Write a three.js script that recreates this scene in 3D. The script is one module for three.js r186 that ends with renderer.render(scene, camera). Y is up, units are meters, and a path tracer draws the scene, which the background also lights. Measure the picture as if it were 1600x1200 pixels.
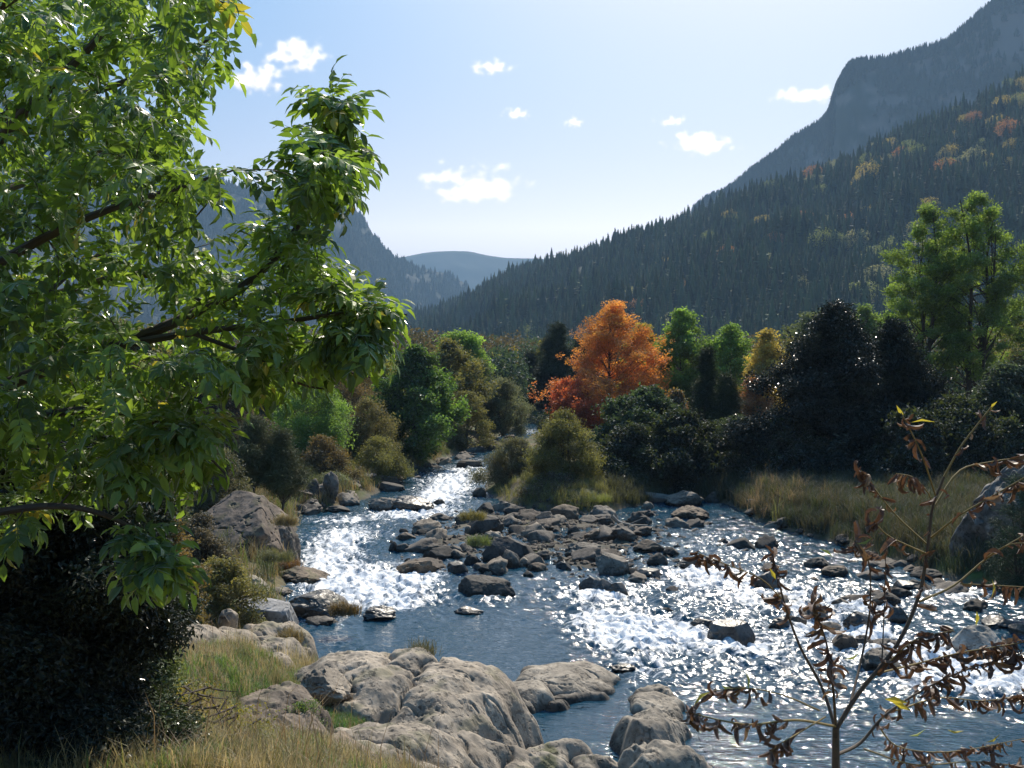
import * as THREE from 'three';
import { mergeGeometries, mergeVertices } from 'three/addons/utils/BufferGeometryUtils.js';
import { createNoise2D, createNoise3D } from 'simplex-noise';

// ---------------------------------------------------------------- camera, sky, sun, exposure
const EYE = 6, FOV = 40, PITCH = -Math.atan(30 / (600 / Math.tan(FOV * Math.PI / 360)));
const camera = new THREE.PerspectiveCamera(FOV, 4 / 3, 0.1, 20000);
camera.position.set(0, EYE, 0);
camera.rotation.x = PITCH;
const SUN_AZ = 15, SUN_EL = 46;                       // degrees right of the view, above the horizon
const SUN_POWER = 5, EXPOSURE = 1.36;
const HAZE = 0.00022, HAZE_COLOR = [0.44, 0.71, 1.0];
const ZENITH = [0.025, 0.31, 0.70], HORIZON = [1.06, 1.08, 1.12], HAZE_SEEN = [0.20, 0.34, 0.50];
const GLOW = [0.92, 0.92, 0.92];
const scene = new THREE.Scene();
const rad = (a) => a * Math.PI / 180;
const sunDir = new THREE.Vector3(Math.sin(rad(SUN_AZ)) * Math.cos(rad(SUN_EL)), Math.sin(rad(SUN_EL)), -Math.cos(rad(SUN_AZ)) * Math.cos(rad(SUN_EL)));
const sun = new THREE.DirectionalLight(new THREE.Color().setRGB(1, 0.91, 0.78), SUN_POWER);
sun.name = 'sun'; sun.position.copy(sunDir).multiplyScalar(400); sun.castShadow = true;
sun.shadow.mapSize.set(4096, 4096); sun.shadow.radius = 1;
Object.assign(sun.shadow.camera, { left: -90, right: 90, top: 90, bottom: -90, near: 1, far: 900 });
scene.add(sun, sun.target);
scene.fog = new THREE.FogExp2(new THREE.Color().setRGB(...HAZE_COLOR), HAZE);
const renderer = new THREE.WebGLRenderer({ antialias: true });
renderer.shadowMap.enabled = true; renderer.toneMapping = THREE.LinearToneMapping; renderer.toneMappingExposure = EXPOSURE;
renderer.setSize(1024, 768);

// ---------------------------------------------------------------- helpers
function rng(seed) { let a = seed >>> 0; return () => { a = (a + 0x6d2b79f5) | 0; let t = Math.imul(a ^ (a >>> 15), 1 | a); t = (t + Math.imul(t ^ (t >>> 7), 61 | t)) ^ t; return ((t ^ (t >>> 14)) >>> 0) / 4294967296; }; }
const n2 = createNoise2D(rng(11)), n3 = createNoise3D(rng(23));
const fbm2 = (x, y, o = 4) => { let s = 0, a = 0.5; for (let i = 0; i < o; i++, a *= 0.5, x = x * 2.03 + 7.1, y = y * 2.03 - 3.7) s += a * n2(x, y); return s; };
const fbm3 = (x, y, z, o = 4) => { let s = 0, a = 0.5; for (let i = 0; i < o; i++, a *= 0.5, x = x * 2.03 + 7.1, y = y * 2.03 - 3.7, z = z * 2.03 + 1.3) s += a * n3(x, y, z); return s; };
const clamp = THREE.MathUtils.clamp, lerp = THREE.MathUtils.lerp, sstep = (a, b, x) => { const t = clamp((x - a) / (b - a), 0, 1); return t * t * (3 - 2 * t); };
const V = (x, y, z) => new THREE.Vector3(x, y, z);
const F = 600 / Math.tan(rad(FOV / 2));
// a sight line of the survey photograph (1600 x 1200), per metre of distance d along -z
function ray(px, py) { const v = V((px - 800) / F, (600 - py) / F, -1).applyAxisAngle(V(1, 0, 0), PITCH); return v.divideScalar(-v.z); }
function at(px, py, d) { const r = ray(px, py); return V(r.x * d, EYE + r.y * d, -d); }
function onY(px, py, e = 0) { const r = ray(px, py); const d = (e - EYE) / r.y; return V(r.x * d, e, -d); }
const used = {};
function nm(base) { const n = (used[base] = (used[base] ?? -1) + 1); return n ? `${base}_${String(n).padStart(3, '0')}` : base; }
function tag(o, label, category, group, kind) { Object.assign(o.userData, { label, category }); if (group) o.userData.group = group; if (kind) o.userData.kind = kind; return o; }
function shade(o) { o.traverse((c) => { c.castShadow = true; c.receiveShadow = true; }); return o; }
function add(o, base) { o.name = nm(base); shade(o); scene.add(o); return o; }
function mesh(geo, mat, name, parent) { const m = new THREE.Mesh(geo, mat); m.name = name; if (parent) parent.add(m); return m; }
const rgb = (r, g, b) => new THREE.Color().setRGB(r, g, b);
const inPoly = (p, x, y) => { let c = false; for (let i = 0, j = p.length - 1; i < p.length; j = i++) if ((p[i][1] > y) !== (p[j][1] > y) && x < (p[j][0] - p[i][0]) * (y - p[i][1]) / (p[j][1] - p[i][1]) + p[i][0]) c = !c; return c; };
function polySd(p, x, y) { // signed distance, positive outside
  let m = 1e9;
  for (let i = 0, j = p.length - 1; i < p.length; j = i++) {
    const ax = p[j][0], ay = p[j][1], bx = p[i][0] - ax, by = p[i][1] - ay, t = clamp(((x - ax) * bx + (y - ay) * by) / (bx * bx + by * by), 0, 1);
    const dx = x - ax - bx * t, dy = y - ay - by * t; m = Math.min(m, dx * dx + dy * dy);
  }
  return inPoly(p, x, y) ? -Math.sqrt(m) : Math.sqrt(m);
}
// tapered tube through points
function limb(pts, r0, r1, sides = 6, segs = 0, power = 1) {
  const curve = pts.length > 2 ? new THREE.CatmullRomCurve3(pts, false, 'centripetal') : new THREE.LineCurve3(pts[0], pts[1]);
  const n = segs || Math.max(2, (pts.length - 1) * 4), pos = [], uv = [], idx = [];
  const T = new THREE.Vector3(), N = new THREE.Vector3(), B = new THREE.Vector3(), P = new THREE.Vector3();
  const L = curve.getLength(); let ref = V(0.31, 0.2, 0.93);
  for (let i = 0; i <= n; i++) {
    const t = i / n; curve.getPoint(t, P); curve.getTangent(t, T);
    if (Math.abs(T.dot(ref)) > 0.95) ref = V(1, 0.1, 0);
    N.copy(ref).addScaledVector(T, -ref.dot(T)).normalize(); ref = N.clone(); B.crossVectors(T, N);
    const r = r0 + (r1 - r0) * Math.pow(t, power);
    for (let k = 0; k <= sides; k++) { const a = k / sides * Math.PI * 2, c = Math.cos(a) * r, s = Math.sin(a) * r; pos.push(P.x + N.x * c + B.x * s, P.y + N.y * c + B.y * s, P.z + N.z * c + B.z * s); uv.push(k / sides * Math.max(0.05, r0 * 6), t * L); }
  }
  for (let i = 0; i < n; i++) for (let k = 0; k < sides; k++) { const a = i * (sides + 1) + k, b = a + sides + 1; idx.push(a, a + 1, b, b, a + 1, b + 1); }
  const g = new THREE.BufferGeometry();
  g.setAttribute('position', new THREE.Float32BufferAttribute(pos, 3)); g.setAttribute('uv', new THREE.Float32BufferAttribute(uv, 2)); g.setIndex(idx); g.computeVertexNormals();
  return g;
}
// ---------------------------------------------------------------- tiling textures
function tileNoise(seed) { const r = rng(seed), T = new Float32Array(65536).map(() => r()); return (x, y, per) => { const xi = Math.floor(x), yi = Math.floor(y), fx = x - xi, fy = y - yi, u = fx * fx * (3 - 2 * fx), v = fy * fy * (3 - 2 * fy), h = (a, b) => T[((((a % per) + per) % per) * 157 + (((b % per) + per) % per) * 911) & 65535]; return lerp(lerp(h(xi, yi), h(xi + 1, yi), u), lerp(h(xi, yi + 1), h(xi + 1, yi + 1), u), v); }; }
function makeTex(size, fn, srgb = false) {
  const d = new Uint8Array(size * size * 4);
  for (let y = 0; y < size; y++) for (let x = 0; x < size; x++) { const c = fn(x / size, y / size); const o = (y * size + x) * 4; d[o] = clamp(c[0], 0, 1) * 255; d[o + 1] = clamp(c[1], 0, 1) * 255; d[o + 2] = clamp(c[2], 0, 1) * 255; d[o + 3] = 255; }
  const t = new THREE.DataTexture(d, size, size); t.wrapS = t.wrapT = THREE.RepeatWrapping; t.magFilter = THREE.LinearFilter; t.minFilter = THREE.LinearMipmapLinearFilter; t.generateMipmaps = true; t.needsUpdate = true; if (srgb) t.colorSpace = THREE.SRGBColorSpace; return t;
}
const tn = tileNoise(5), tn2 = tileNoise(77);
const rockMap = makeTex(1024, (u, v) => { // granite: grain, blotches and pale lichen flecks
  let s = 0, a = 0.5; for (let o = 0, p = 8; o < 7; o++, p *= 2, a *= 0.62) s += a * (tn(u * p, v * p, p) - 0.5);
  const bl = tn2(u * 11, v * 11, 11), fl = sstep(0.70, 0.86, tn2(u * 90 + 3, v * 90, 90)) * sstep(0.5, 0.8, bl);
  const dk = sstep(0.62, 0.8, tn(u * 34 + 9, v * 34 + 2, 34)) * 0.35, l = 0.72 + s * 0.75 + fl * 0.2 - dk * sstep(0.35, 0.6, bl);
  return [l, l * 0.985, l * 0.96];
});
const barkMap = makeTex(512, (u, v) => { let s = 0, a = 0.5; for (let o = 0, p = 8; o < 6; o++, p *= 2, a *= 0.6) s += a * (tn(u * p * 2, v * p * 0.5, p) - 0.5); const l = 0.75 + s; return [l, l, l]; });

// ---------------------------------------------------------------- sky
function makeSky() {
  const W = 4096, Hh = 2048, data = new Float32Array(W * Hh * 4);
  // clouds: direction (azimuth right of the view, elevation), half sizes in degrees, seed
  const clouds = [];
  const cl = (px, py, w, h, k) => { const r = ray(px, py); clouds.push([Math.atan2(r.x, 1) / rad(1), Math.atan2(r.y, Math.hypot(1, r.x)) / rad(1), w / 2 / F / rad(1), h / 2 / F / rad(1), k, 1]); };
  cl(400, 124, 88, 46, 1); cl(462, 88, 92, 52, 2); cl(738, 290, 165, 66, 3); cl(1093, 226, 100, 40, 4); cl(1262, 150, 92, 26, 5); cl(768, 105, 64, 24, 6); cl(897, 192, 26, 14, 7); cl(1048, 190, 44, 14, 8); cl(190, 40, 150, 60, 9); cl(806, 178, 40, 16, 12);
  const rc = rng(991);
  for (let i = 0; i < 26; i++) clouds.push([32 + rc() * 296, 4 + rc() * 45, 1.2 + rc() * 3, 0.5 + rc() * 1.1, 20 + i, 1]);
  for (let j = 0; j < Hh; j++) {
    const el = ((j + 0.5) / Hh - 0.5) * 180, ce = Math.cos(rad(el)), se = Math.sin(rad(el)), e = Math.max(el, 0);
    for (let i = 0; i < W; i++) {
      const an = ((i + 0.5) / W - 0.5) * 360; // atan2(z, x)
      const x = Math.cos(rad(an)) * ce, z = Math.sin(rad(an)) * ce;
      const cg = x * sunDir.x + se * sunDir.y + z * sunDir.z, g = Math.acos(clamp(cg, -1, 1)) / rad(1);
      const hz = Math.exp(-e / 10.5), gl = Math.min(0.96, 0.85 / (1 + Math.exp((g - 28) / 4)) + 0.85 * Math.exp(-e / 9.5) / (1 + Math.exp((g - 41) / 4))), away = 0.46 + 0.54 * Math.exp(-Math.max(0, g - 32) / 40), air = Math.max(0.24, Math.exp(-HAZE * 830 / Math.max(0.05, Math.sin(rad(e)))));
      const o = (j * W + i) * 4;
      for (let c = 0; c < 3; c++) { const seen = lerp(lerp(ZENITH[c], HORIZON[c], hz) * away, GLOW[c], gl) * 0.885; data[o + c] = Math.max(0.3 * seen, (seen - (1 - air) * HAZE_SEEN[c]) / air); }
      data[o + 3] = 1;
    }
  }
  for (const [az, el, sw, sh, k] of clouds) {
    const j0 = Math.floor(((el - sh * 2.2) / 180 + 0.5) * Hh), j1 = Math.ceil(((el + sh * 2.2) / 180 + 0.5) * Hh), a0 = az - 90, s = 1.9 * sw / Math.cos(rad(el));
    const i0 = Math.floor(((a0 - s) / 360 + 0.5) * W), i1 = Math.ceil(((a0 + s) / 360 + 0.5) * W);
    for (let j = j0; j <= j1; j++) for (let i = i0; i <= i1; i++) {
      const dx = (((i + 0.5) / W - 0.5) * 360 - a0) * Math.cos(rad(el)) / sw, dy = (((j + 0.5) / Hh - 0.5) * 180 - el) / sh;
      const q = Math.max(sw, sh), wx = dx * sw / q, wy = dy * sh / q;
      let n = fbm2(wx * 1.5 + k * 17.3, wy * 1.9 + k * 5.1, 6) * 1.05;
      const base = 1 - Math.hypot(dx, dy > 0 ? dy : dy * 1.25);
      const a = sstep(-0.02, 0.80, base * 0.95 + n * 0.85 - (k === 3 ? 0.9 * Math.exp(-((dx + 0.45) ** 2 + (dy * 0.9) ** 2) / 0.06) : 0)) * 0.95, wrap = ((i % W) + W) % W, o = (j * W + wrap) * 4;
      const air = Math.max(0.24, Math.exp(-HAZE * 830 / Math.max(0.05, Math.sin(rad(el))))), cb = 0.84 + 0.09 * n + 0.05 * dy;
      for (let c = 0; c < 3; c++) data[o + c] = lerp(data[o + c], Math.max(data[o + c], (cb * [1, 0.995, 0.985][c] - (1 - air) * HAZE_SEEN[c]) / air), a);
    }
  }
  const t = new THREE.DataTexture(data, W, Hh, THREE.RGBAFormat, THREE.FloatType);
  t.mapping = THREE.EquirectangularReflectionMapping; t.magFilter = THREE.LinearFilter; t.needsUpdate = true; return t;
}
const skyTex = makeSky();
scene.background = skyTex; scene.environment = skyTex;

// ---------------------------------------------------------------- ground and river outline (x, distance)
const W2 = (px, py, e = 0) => { const p = onY(px, py, e); return [p.x, -p.z]; };
const waterPoly = [
  W2(872, 655), W2(815, 662), W2(800, 672), W2(768, 690), W2(700, 716), W2(640, 744), W2(562, 786), W2(470, 806), W2(464, 850), W2(462, 885), W2(444, 930), W2(462, 1000), W2(470, 1032),
  [-2.4, 18.9], [-1.0, 18.2], [-0.25, 17.6], [0.2, 16.6], [0.5, 15.6], [1.7, 14.9], [2.6, 13.6], [5, 12.4], [9, 11.5], [16, 11], [24, 12.5], [20, 20], W2(1600, 938), W2(1480, 904), W2(1400, 882), W2(1310, 852), W2(1230, 830), W2(1180, 812), W2(1135, 787), W2(1060, 780),
  W2(1000, 790), W2(935, 803), W2(860, 804), W2(790, 790), W2(758, 768), W2(756, 745), W2(778, 718), W2(808, 698), W2(850, 678), W2(880, 664), W2(930, 656), W2(930, 650)];
const barPoly = [W2(640, 858), W2(665, 835), W2(720, 800), W2(800, 795), W2(900, 800), W2(1010, 806), W2(1050, 835), W2(1060, 868), W2(985, 905), W2(900, 895), W2(840, 893), W2(740, 892), W2(680, 880)];
function ground(x, d) {
  const s = polySd(waterPoly, x, d), nz = fbm2(x * 0.35 + 4, d * 0.35, 4);
  let h;
  if (s < 0) {
    h = Math.max(-0.8, s * 0.55 - 0.06) + nz * 0.10;
    if (d > 25 && d < 50) { const b = polySd(barPoly, x, d); h = Math.max(h, lerp(-0.8, 0.0, sstep(1.0, -1.0, b)) + nz * 0.22); }
    return h;
  }
  const right = x > 0 && d > 24;
  h = 0.02 + (right ? 0.75 : 0.50) * Math.min(s, 1.1) + (right ? 0.04 : 0.10) * clamp(s - 1.1, 0, 14) + 0.03 * clamp(s - 15, 0, 60);
  h += sstep(19, 36, d) * 0.13 * clamp(s - 2, 0, 16) * sstep(2, -14, x) * sstep(110, 80, d);
  h += nz * 0.3 * sstep(0, 3, s);
  // the high near bank the view is taken from
  const wl = sstep(-4.6, -2.9, x), wr = sstep(-2.0, 1.2, x);
  const mid = d < 8 ? lerp(4.6, 2.92, (d - 3) / 5) : d < 13 ? lerp(2.92, 1.32, (d - 8) / 5) : d < 16 ? lerp(1.32, 0.7, (d - 13) / 3) : lerp(0.7, 0.2, (d - 16) / 2.5);
  let hb = lerp(lerp(4.55 - 0.187 * d, mid, wl), 3.8 - 0.30 * Math.min(d, 8) - 0.24 * Math.max(0, d - 8), wr);
  hb -= 0.55 * Math.exp(-(((x + 1.3) / 1.1) ** 2 + ((d - 14.6) / 3.2) ** 2)) - 0.12 * Math.exp(-(((x + 2.9) / 0.7) ** 2 + ((d - 12.4) / 1.6) ** 2));
  hb = Math.max(hb, 0.05);
  const near = sstep(26, 15, d) * sstep(24, 14, Math.abs(x));
  const lim = hb + nz * 0.12 + fbm2(x * 1.3, d * 1.3, 3) * 0.10;
  const nh = Math.min(lim, 0.05 + 1.0 * s) ;
  h = lerp(h, d > 13 ? nh : lim * sstep(0, 1.2, s), near);
  return h;
}
// ---------------------------------------------------------------- ground sheet
function axis(segments) { // [from, to, step] -> values; then growing steps outwards
  const a = []; for (const [p, q, s] of segments) { const n = Math.round((q - p) / s); for (let i = 0; i < n; i++) a.push(p + (q - p) * i / n); } a.push(segments[segments.length - 1][1]); return a;
}
function grow(a, to, f = 1.22) { let s = Math.abs(a[a.length - 1] - a[a.length - 2]), v = a[a.length - 1]; const sg = Math.sign(to - v); while ((to - v) * sg > 0) { s *= f; v += s * sg; a.push((to - v) * sg > 0 ? v : to); } return a; }
function gridGeo(xs, ds, hf, colf, keep) {
  const nx = xs.length, nd = ds.length, pos = new Float32Array(nx * nd * 3), uv = new Float32Array(nx * nd * 2), col = colf && new Float32Array(nx * nd * 3), ok = keep && new Uint8Array(nx * nd), idx = [];
  for (let j = 0; j < nd; j++) for (let i = 0; i < nx; i++) {
    const k = j * nx + i, x = xs[i], d = ds[j], h = (keep && !(ok[k] = keep(x, d) ? 1 : 0)) ? 0 : hf(x, d); pos.set([x, h, -d], k * 3); uv.set([x, d], k * 2); if (col && (!keep || ok[k])) col.set(colf(x, d, h), k * 3);
  }
  for (let j = 0; j < nd - 1; j++) for (let i = 0; i < nx - 1; i++) { const a = j * nx + i, b = a + nx; if (keep && !(ok[a] || ok[a + 1] || ok[b] || ok[b + 1])) continue; idx.push(a, a + 1, b, b, a + 1, b + 1); }
  const g = new THREE.BufferGeometry(); g.setAttribute('position', new THREE.BufferAttribute(pos, 3)); g.setAttribute('uv', new THREE.BufferAttribute(uv, 2)); if (col) g.setAttribute('color', new THREE.BufferAttribute(col, 3)); g.setIndex(idx); g.computeVertexNormals(); return g;
}
{
  const xr = grow(axis([[-14, 21, 0.22]]), 9000), xl = grow([-14, -14.25], -9000).slice(1).reverse(), xs = [...xl, ...xr];
  const dr = grow(axis([[0, 28, 0.2], [28, 62, 0.4], [62, 120, 1]]), 9000), dl = grow([0, -0.4], -3000).slice(1).reverse(), ds = [...dl, ...dr];
  const soil = makeTex(1024, (u, v) => { let s = 0, a = 0.5; for (let o = 0, p = 8; o < 7; o++, p *= 2, a *= 0.66) s += a * (tn2(u * p, v * p, p) - 0.5); const l = 0.7 + s * 0.9, t = tn(u * 20, v * 20, 20); return [l * lerp(0.9, 1.1, t), l, l * lerp(1, 0.8, t)]; });
  soil.repeat.set(0.45, 0.45);
  const mat = new THREE.MeshStandardMaterial({ color: 0xffffff, vertexColors: true, map: soil, bumpMap: soil, bumpScale: 0.03, roughness: 0.95 });
  const g = gridGeo(xs, ds, (x, d) => (Math.abs(x) < 200 && d < 400 && d > -60 ? ground(x, d) : Math.abs(x) < 2000 && d < 1e4 ? 2.6 : 2.6), (x, d, h) => {
    const m = fbm2(x * 0.22, d * 0.22, 4), k = fbm2(x * 0.9 + 30, d * 0.9, 3);
    if (h < 0.1) return [0.10 + k * 0.03, 0.088 + k * 0.03, 0.07 + k * 0.02];       // wet river gravel
    const dry = [0.20, 0.15, 0.075], green = [0.075, 0.11, 0.025], brown = [0.12, 0.085, 0.05];
    const t = sstep(-0.15, 0.3, m + (d > 24 ? 0.15 : -0.08)), b = sstep(0.05, 0.35, k);
    return [0, 1, 2].map((c) => lerp(lerp(dry[c], green[c], t), brown[c], b * 0.6) * (d > 30 ? 0.7 : 1));
  });
  const gr = mesh(g, mat, 'ground'); tag(gr, 'ground of the valley, grassy banks and gravel river bed', 'ground', null, 'structure'); gr.receiveShadow = true; scene.add(gr); used.ground = 0;
}
// ---------------------------------------------------------------- river
// where the water is broken (positive) or calm (negative): centre and half sizes as seen, strength
const rough = [];
function stir(px, py, rx, ry, k) { const p = onY(px, py), d = -p.z; rough.push([p.x, d, rx / F * d, Math.max(0.6, ry * d * d / (EYE * F)), k]); }
stir(520, 868, 50, 34, 1.2); stir(570, 915, 75, 26, 1.35); stir(610, 935, 60, 14, 1.2); stir(520, 835, 60, 16, 0.7); stir(650, 900, 50, 30, 0.5);
stir(690, 775, 45, 22, 1.0); stir(715, 745, 50, 14, 0.8); stir(740, 720, 36, 10, 0.4); stir(640, 802, 60, 8, 0.9); stir(530, 812, 50, 6, 0.8); stir(830, 674, 22, 6, 0.7); stir(800, 690, 30, 6, 0.35);
stir(985, 990, 85, 22, 1.5); stir(930, 965, 60, 14, 0.8); stir(1060, 985, 40, 16, 0.8); stir(930, 925, 50, 14, 0.5); stir(1010, 1040, 60, 22, 0.6);
stir(1150, 850, 60, 22, 0.5); stir(1110, 905, 60, 14, 0.8); stir(1220, 930, 110, 30, 0.6); stir(1300, 985, 80, 24, 0.7); stir(1180, 1020, 90, 30, 0.45); stir(1520, 1050, 100, 40, 1.5); stir(1370, 950, 60, 16, 0.8); stir(1500, 925, 60, 10, 0.9); stir(1400, 1030, 80, 25, 0.7);
stir(700, 990, 190, 26, -0.8); stir(800, 1060, 90, 50, -0.9); stir(900, 1130, 130, 45, -1.0); stir(1200, 1160, 150, 45, -0.9); stir(600, 855, 70, 14, -0.35); stir(830, 950, 70, 14, -0.3); stir(850, 805, 40, 8, -1); stir(1500, 1150, 120, 40, -0.7); stir(1420, 850, 80, 20, -0.5); stir(1480, 985, 60, 16, -0.4);
stir(1230, 950, 330, 110, 0.28); stir(770, 938, 55, 8, 0.5); stir(1150, 1010, 50, 9, 0.6); stir(1350, 986, 45, 8, 0.6); stir(1505, 1032, 70, 9, 0.7); stir(640, 801, 60, 5, 0.5); stir(650, 900, 40, 8, 0.5); stir(735, 733, 26, 4, 0.5); stir(945, 930, 50, 8, 0.6); stir(1090, 893, 55, 6, 0.6); stir(500, 970, 50, 6, 0.35); stir(560, 880, 110, 90, 0.25); stir(700, 750, 70, 40, 0.3); stir(950, 940, 150, 50, 0.25);
function turb(x, d) { let s = 0.48; for (const [cx, cd, sx, sd, k] of rough) { const u = (x - cx) / sx, v = (d - cd) / sd, q = u * u + v * v; if (q < 6) s += k * Math.exp(-q * 0.9); } return clamp(s, 0.03, 1.7); }
function foamAt(x, d, T) { // share of froth, 0..1
  const wx = x + 0.5 * n2(x * 0.7, d * 0.7), wd = d + 0.5 * n2(x * 0.7 + 40, d * 0.7);
  const a = 1 - Math.abs(fbm2(wx * 0.9, wd * 0.55, 4)) * 2.4, b = fbm2(wx * 3.6 + 9, wd * 2.2, 5), c = n2(x * 11, d * 15) * 0.5 + n2(x * 26, d * 34) * 0.5;
  const f = (T - 0.95) * 0.95 + a * 0.22 + b * 0.75 + c * 0.36;
  return sstep(0.12, 0.95, f) * 0.92;
}
function foamTex(x0, x1, d0, d1, S, far) {
  const D = new Uint8Array(S * S * 4), M = 160, tg = new Float32Array((M + 1) * (M + 1));
  for (let j = 0; j <= M; j++) for (let i = 0; i <= M; i++) tg[j * (M + 1) + i] = turb(lerp(x0, x1, i / M), lerp(d0, d1, j / M));
  for (let j = 0; j < S; j++) for (let i = 0; i < S; i++) {
    const u = (i + 0.5) / S * M, v = (j + 0.5) / S * M, a = Math.floor(u), b = Math.floor(v), k = b * (M + 1) + a;
    const T = lerp(lerp(tg[k], tg[k + 1], u - a), lerp(tg[k + M + 1], tg[k + M + 2], u - a), v - b), x = lerp(x0, x1, (i + 0.5) / S), d = lerp(d0, d1, (j + 0.5) / S);
    const f = T > 0.55 ? foamAt(x, d, T) : 0, o = (j * S + i) * 4;
    D[o] = lerp(0.010, 0.80, f) * 255; D[o + 1] = lerp(0.044, 0.82, f) * 255; D[o + 2] = lerp(0.078, 0.84, f) * 255; D[o + 3] = 255;
  }
  const t = new THREE.DataTexture(D, S, S); t.magFilter = THREE.LinearFilter; t.needsUpdate = true;
  // small wavelets below the mesh: broken water is rougher, froth fully matt
  const N = 1024, K = new Uint8Array(N * N * 4);
  for (let j = 0; j < N; j++) for (let i = 0; i < N; i++) { const x = lerp(x0, x1, (i + 0.5) / N), d = lerp(d0, d1, (j + 0.5) / N), u = (i + 0.5) / N * M, v = (j + 0.5) / N * M, k = Math.floor(v) * (M + 1) + Math.floor(u), T = tg[k], f = D[((j * 2 + 1) * S / 2048 | 0) * S * 4 + ((i * 2 + 1) * S / 2048 | 0) * 4] / 219; K[(j * N + i) * 4 + 1] = 255 * clamp(0.03 + 0.085 * sstep(0.2, 0.75, T + 0.25 * n2(x * 0.8, d * 0.6)) + 0.6 * f, 0, 0.9); K[(j * N + i) * 4 + 3] = 255; }
  t.userData.rough = new THREE.DataTexture(K, N, N); t.userData.rough.magFilter = THREE.LinearFilter; t.userData.rough.needsUpdate = true;
  return t;
}
function waterH(x, d, T) {
  const A = T, q = x * 0.9 + d * 0.25;
  let h = 0.10 * A * fbm2(x * 0.55, d * 0.42, 3);
  h += A * 0.075 * (0.5 - Math.abs(n2(x * 1.0 + 0.3 * n2(x, d), d * 1.1)));
  h += (0.006 + A * 0.042) * n2(x * 2.0 + 5, d * 3.1) + (0.0045 + A * 0.020) * n2(x * 4.0, d * 6.6 + 9) + (0.003 + A * 0.009) * n2(q * 7.5, d * 12.5);
  
  // the step over which the river drops into the near pool
  return h;
}
{
  const X0 = -9.5, X1 = 21, xs = axis([[X0, X1, 0.062]]), ds = [11]; while (ds[ds.length - 1] < 125) { const d = ds[ds.length - 1]; ds.push(d + 0.042 * Math.pow(Math.max(d, 13) / 15, 1.45)); }
  const M = [4, 0.5]; const keepC = new Map();
  const near = (x, d) => { const k = Math.floor(x * 2) * 1000 + Math.floor(d * 2); let v = keepC.get(k); if (v === undefined) { v = polySd(waterPoly, Math.floor(x * 2) / 2 + 0.25, Math.floor(d * 2) / 2 + 0.25) < 1.3; keepC.set(k, v); } return v; };
  const split = ds.findIndex((d) => d > 40), parts = [[ds.slice(0, split + 1), foamTex(X0, X1, 11, 41, 2048)], [ds.slice(split), foamTex(X0, X1, 40, 125, 2048)]];
  const river = new THREE.Group();
  const ripple = makeTex(1024, (u, v) => { let s = 0, a = 0.5; for (let o = 0, p = 7; o < 6; o++, p *= 2, a *= 0.56) s += a * Math.abs(tn(u * p + 0.4 * tn2(u * p, v * p, p), v * p * 2, p * 2) - 0.5) * 2; return [1 - s, 1 - s, 1 - s]; });
  parts.forEach(([dd, tex], i) => {
    const g = gridGeo(xs, dd, (x, d) => waterH(x, d, turb(x, d)), null, near), uv = g.attributes.uv, d0 = i ? 40 : 11, d1 = i ? 125 : 41;
    for (let k = 0; k < uv.count; k++) uv.setXY(k, (uv.getX(k) - X0) / (X1 - X0), (uv.getY(k) - d0) / (d1 - d0));
    const rp = ripple.clone(); rp.repeat.set((X1 - X0) / 1.9, (d1 - d0) / 1.6);
    const m = new THREE.MeshPhysicalMaterial({ color: 0xffffff, map: tex, bumpMap: rp, bumpScale: 0.015, roughnessMap: tex.userData.rough, roughness: 1, ior: 1.33 });
    mesh(g, m, 'water_surface', river);
  });
  tag(river, 'blue mountain river with rapids and sun glitter', 'river', null, 'structure'); add(river, 'river');
}
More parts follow.
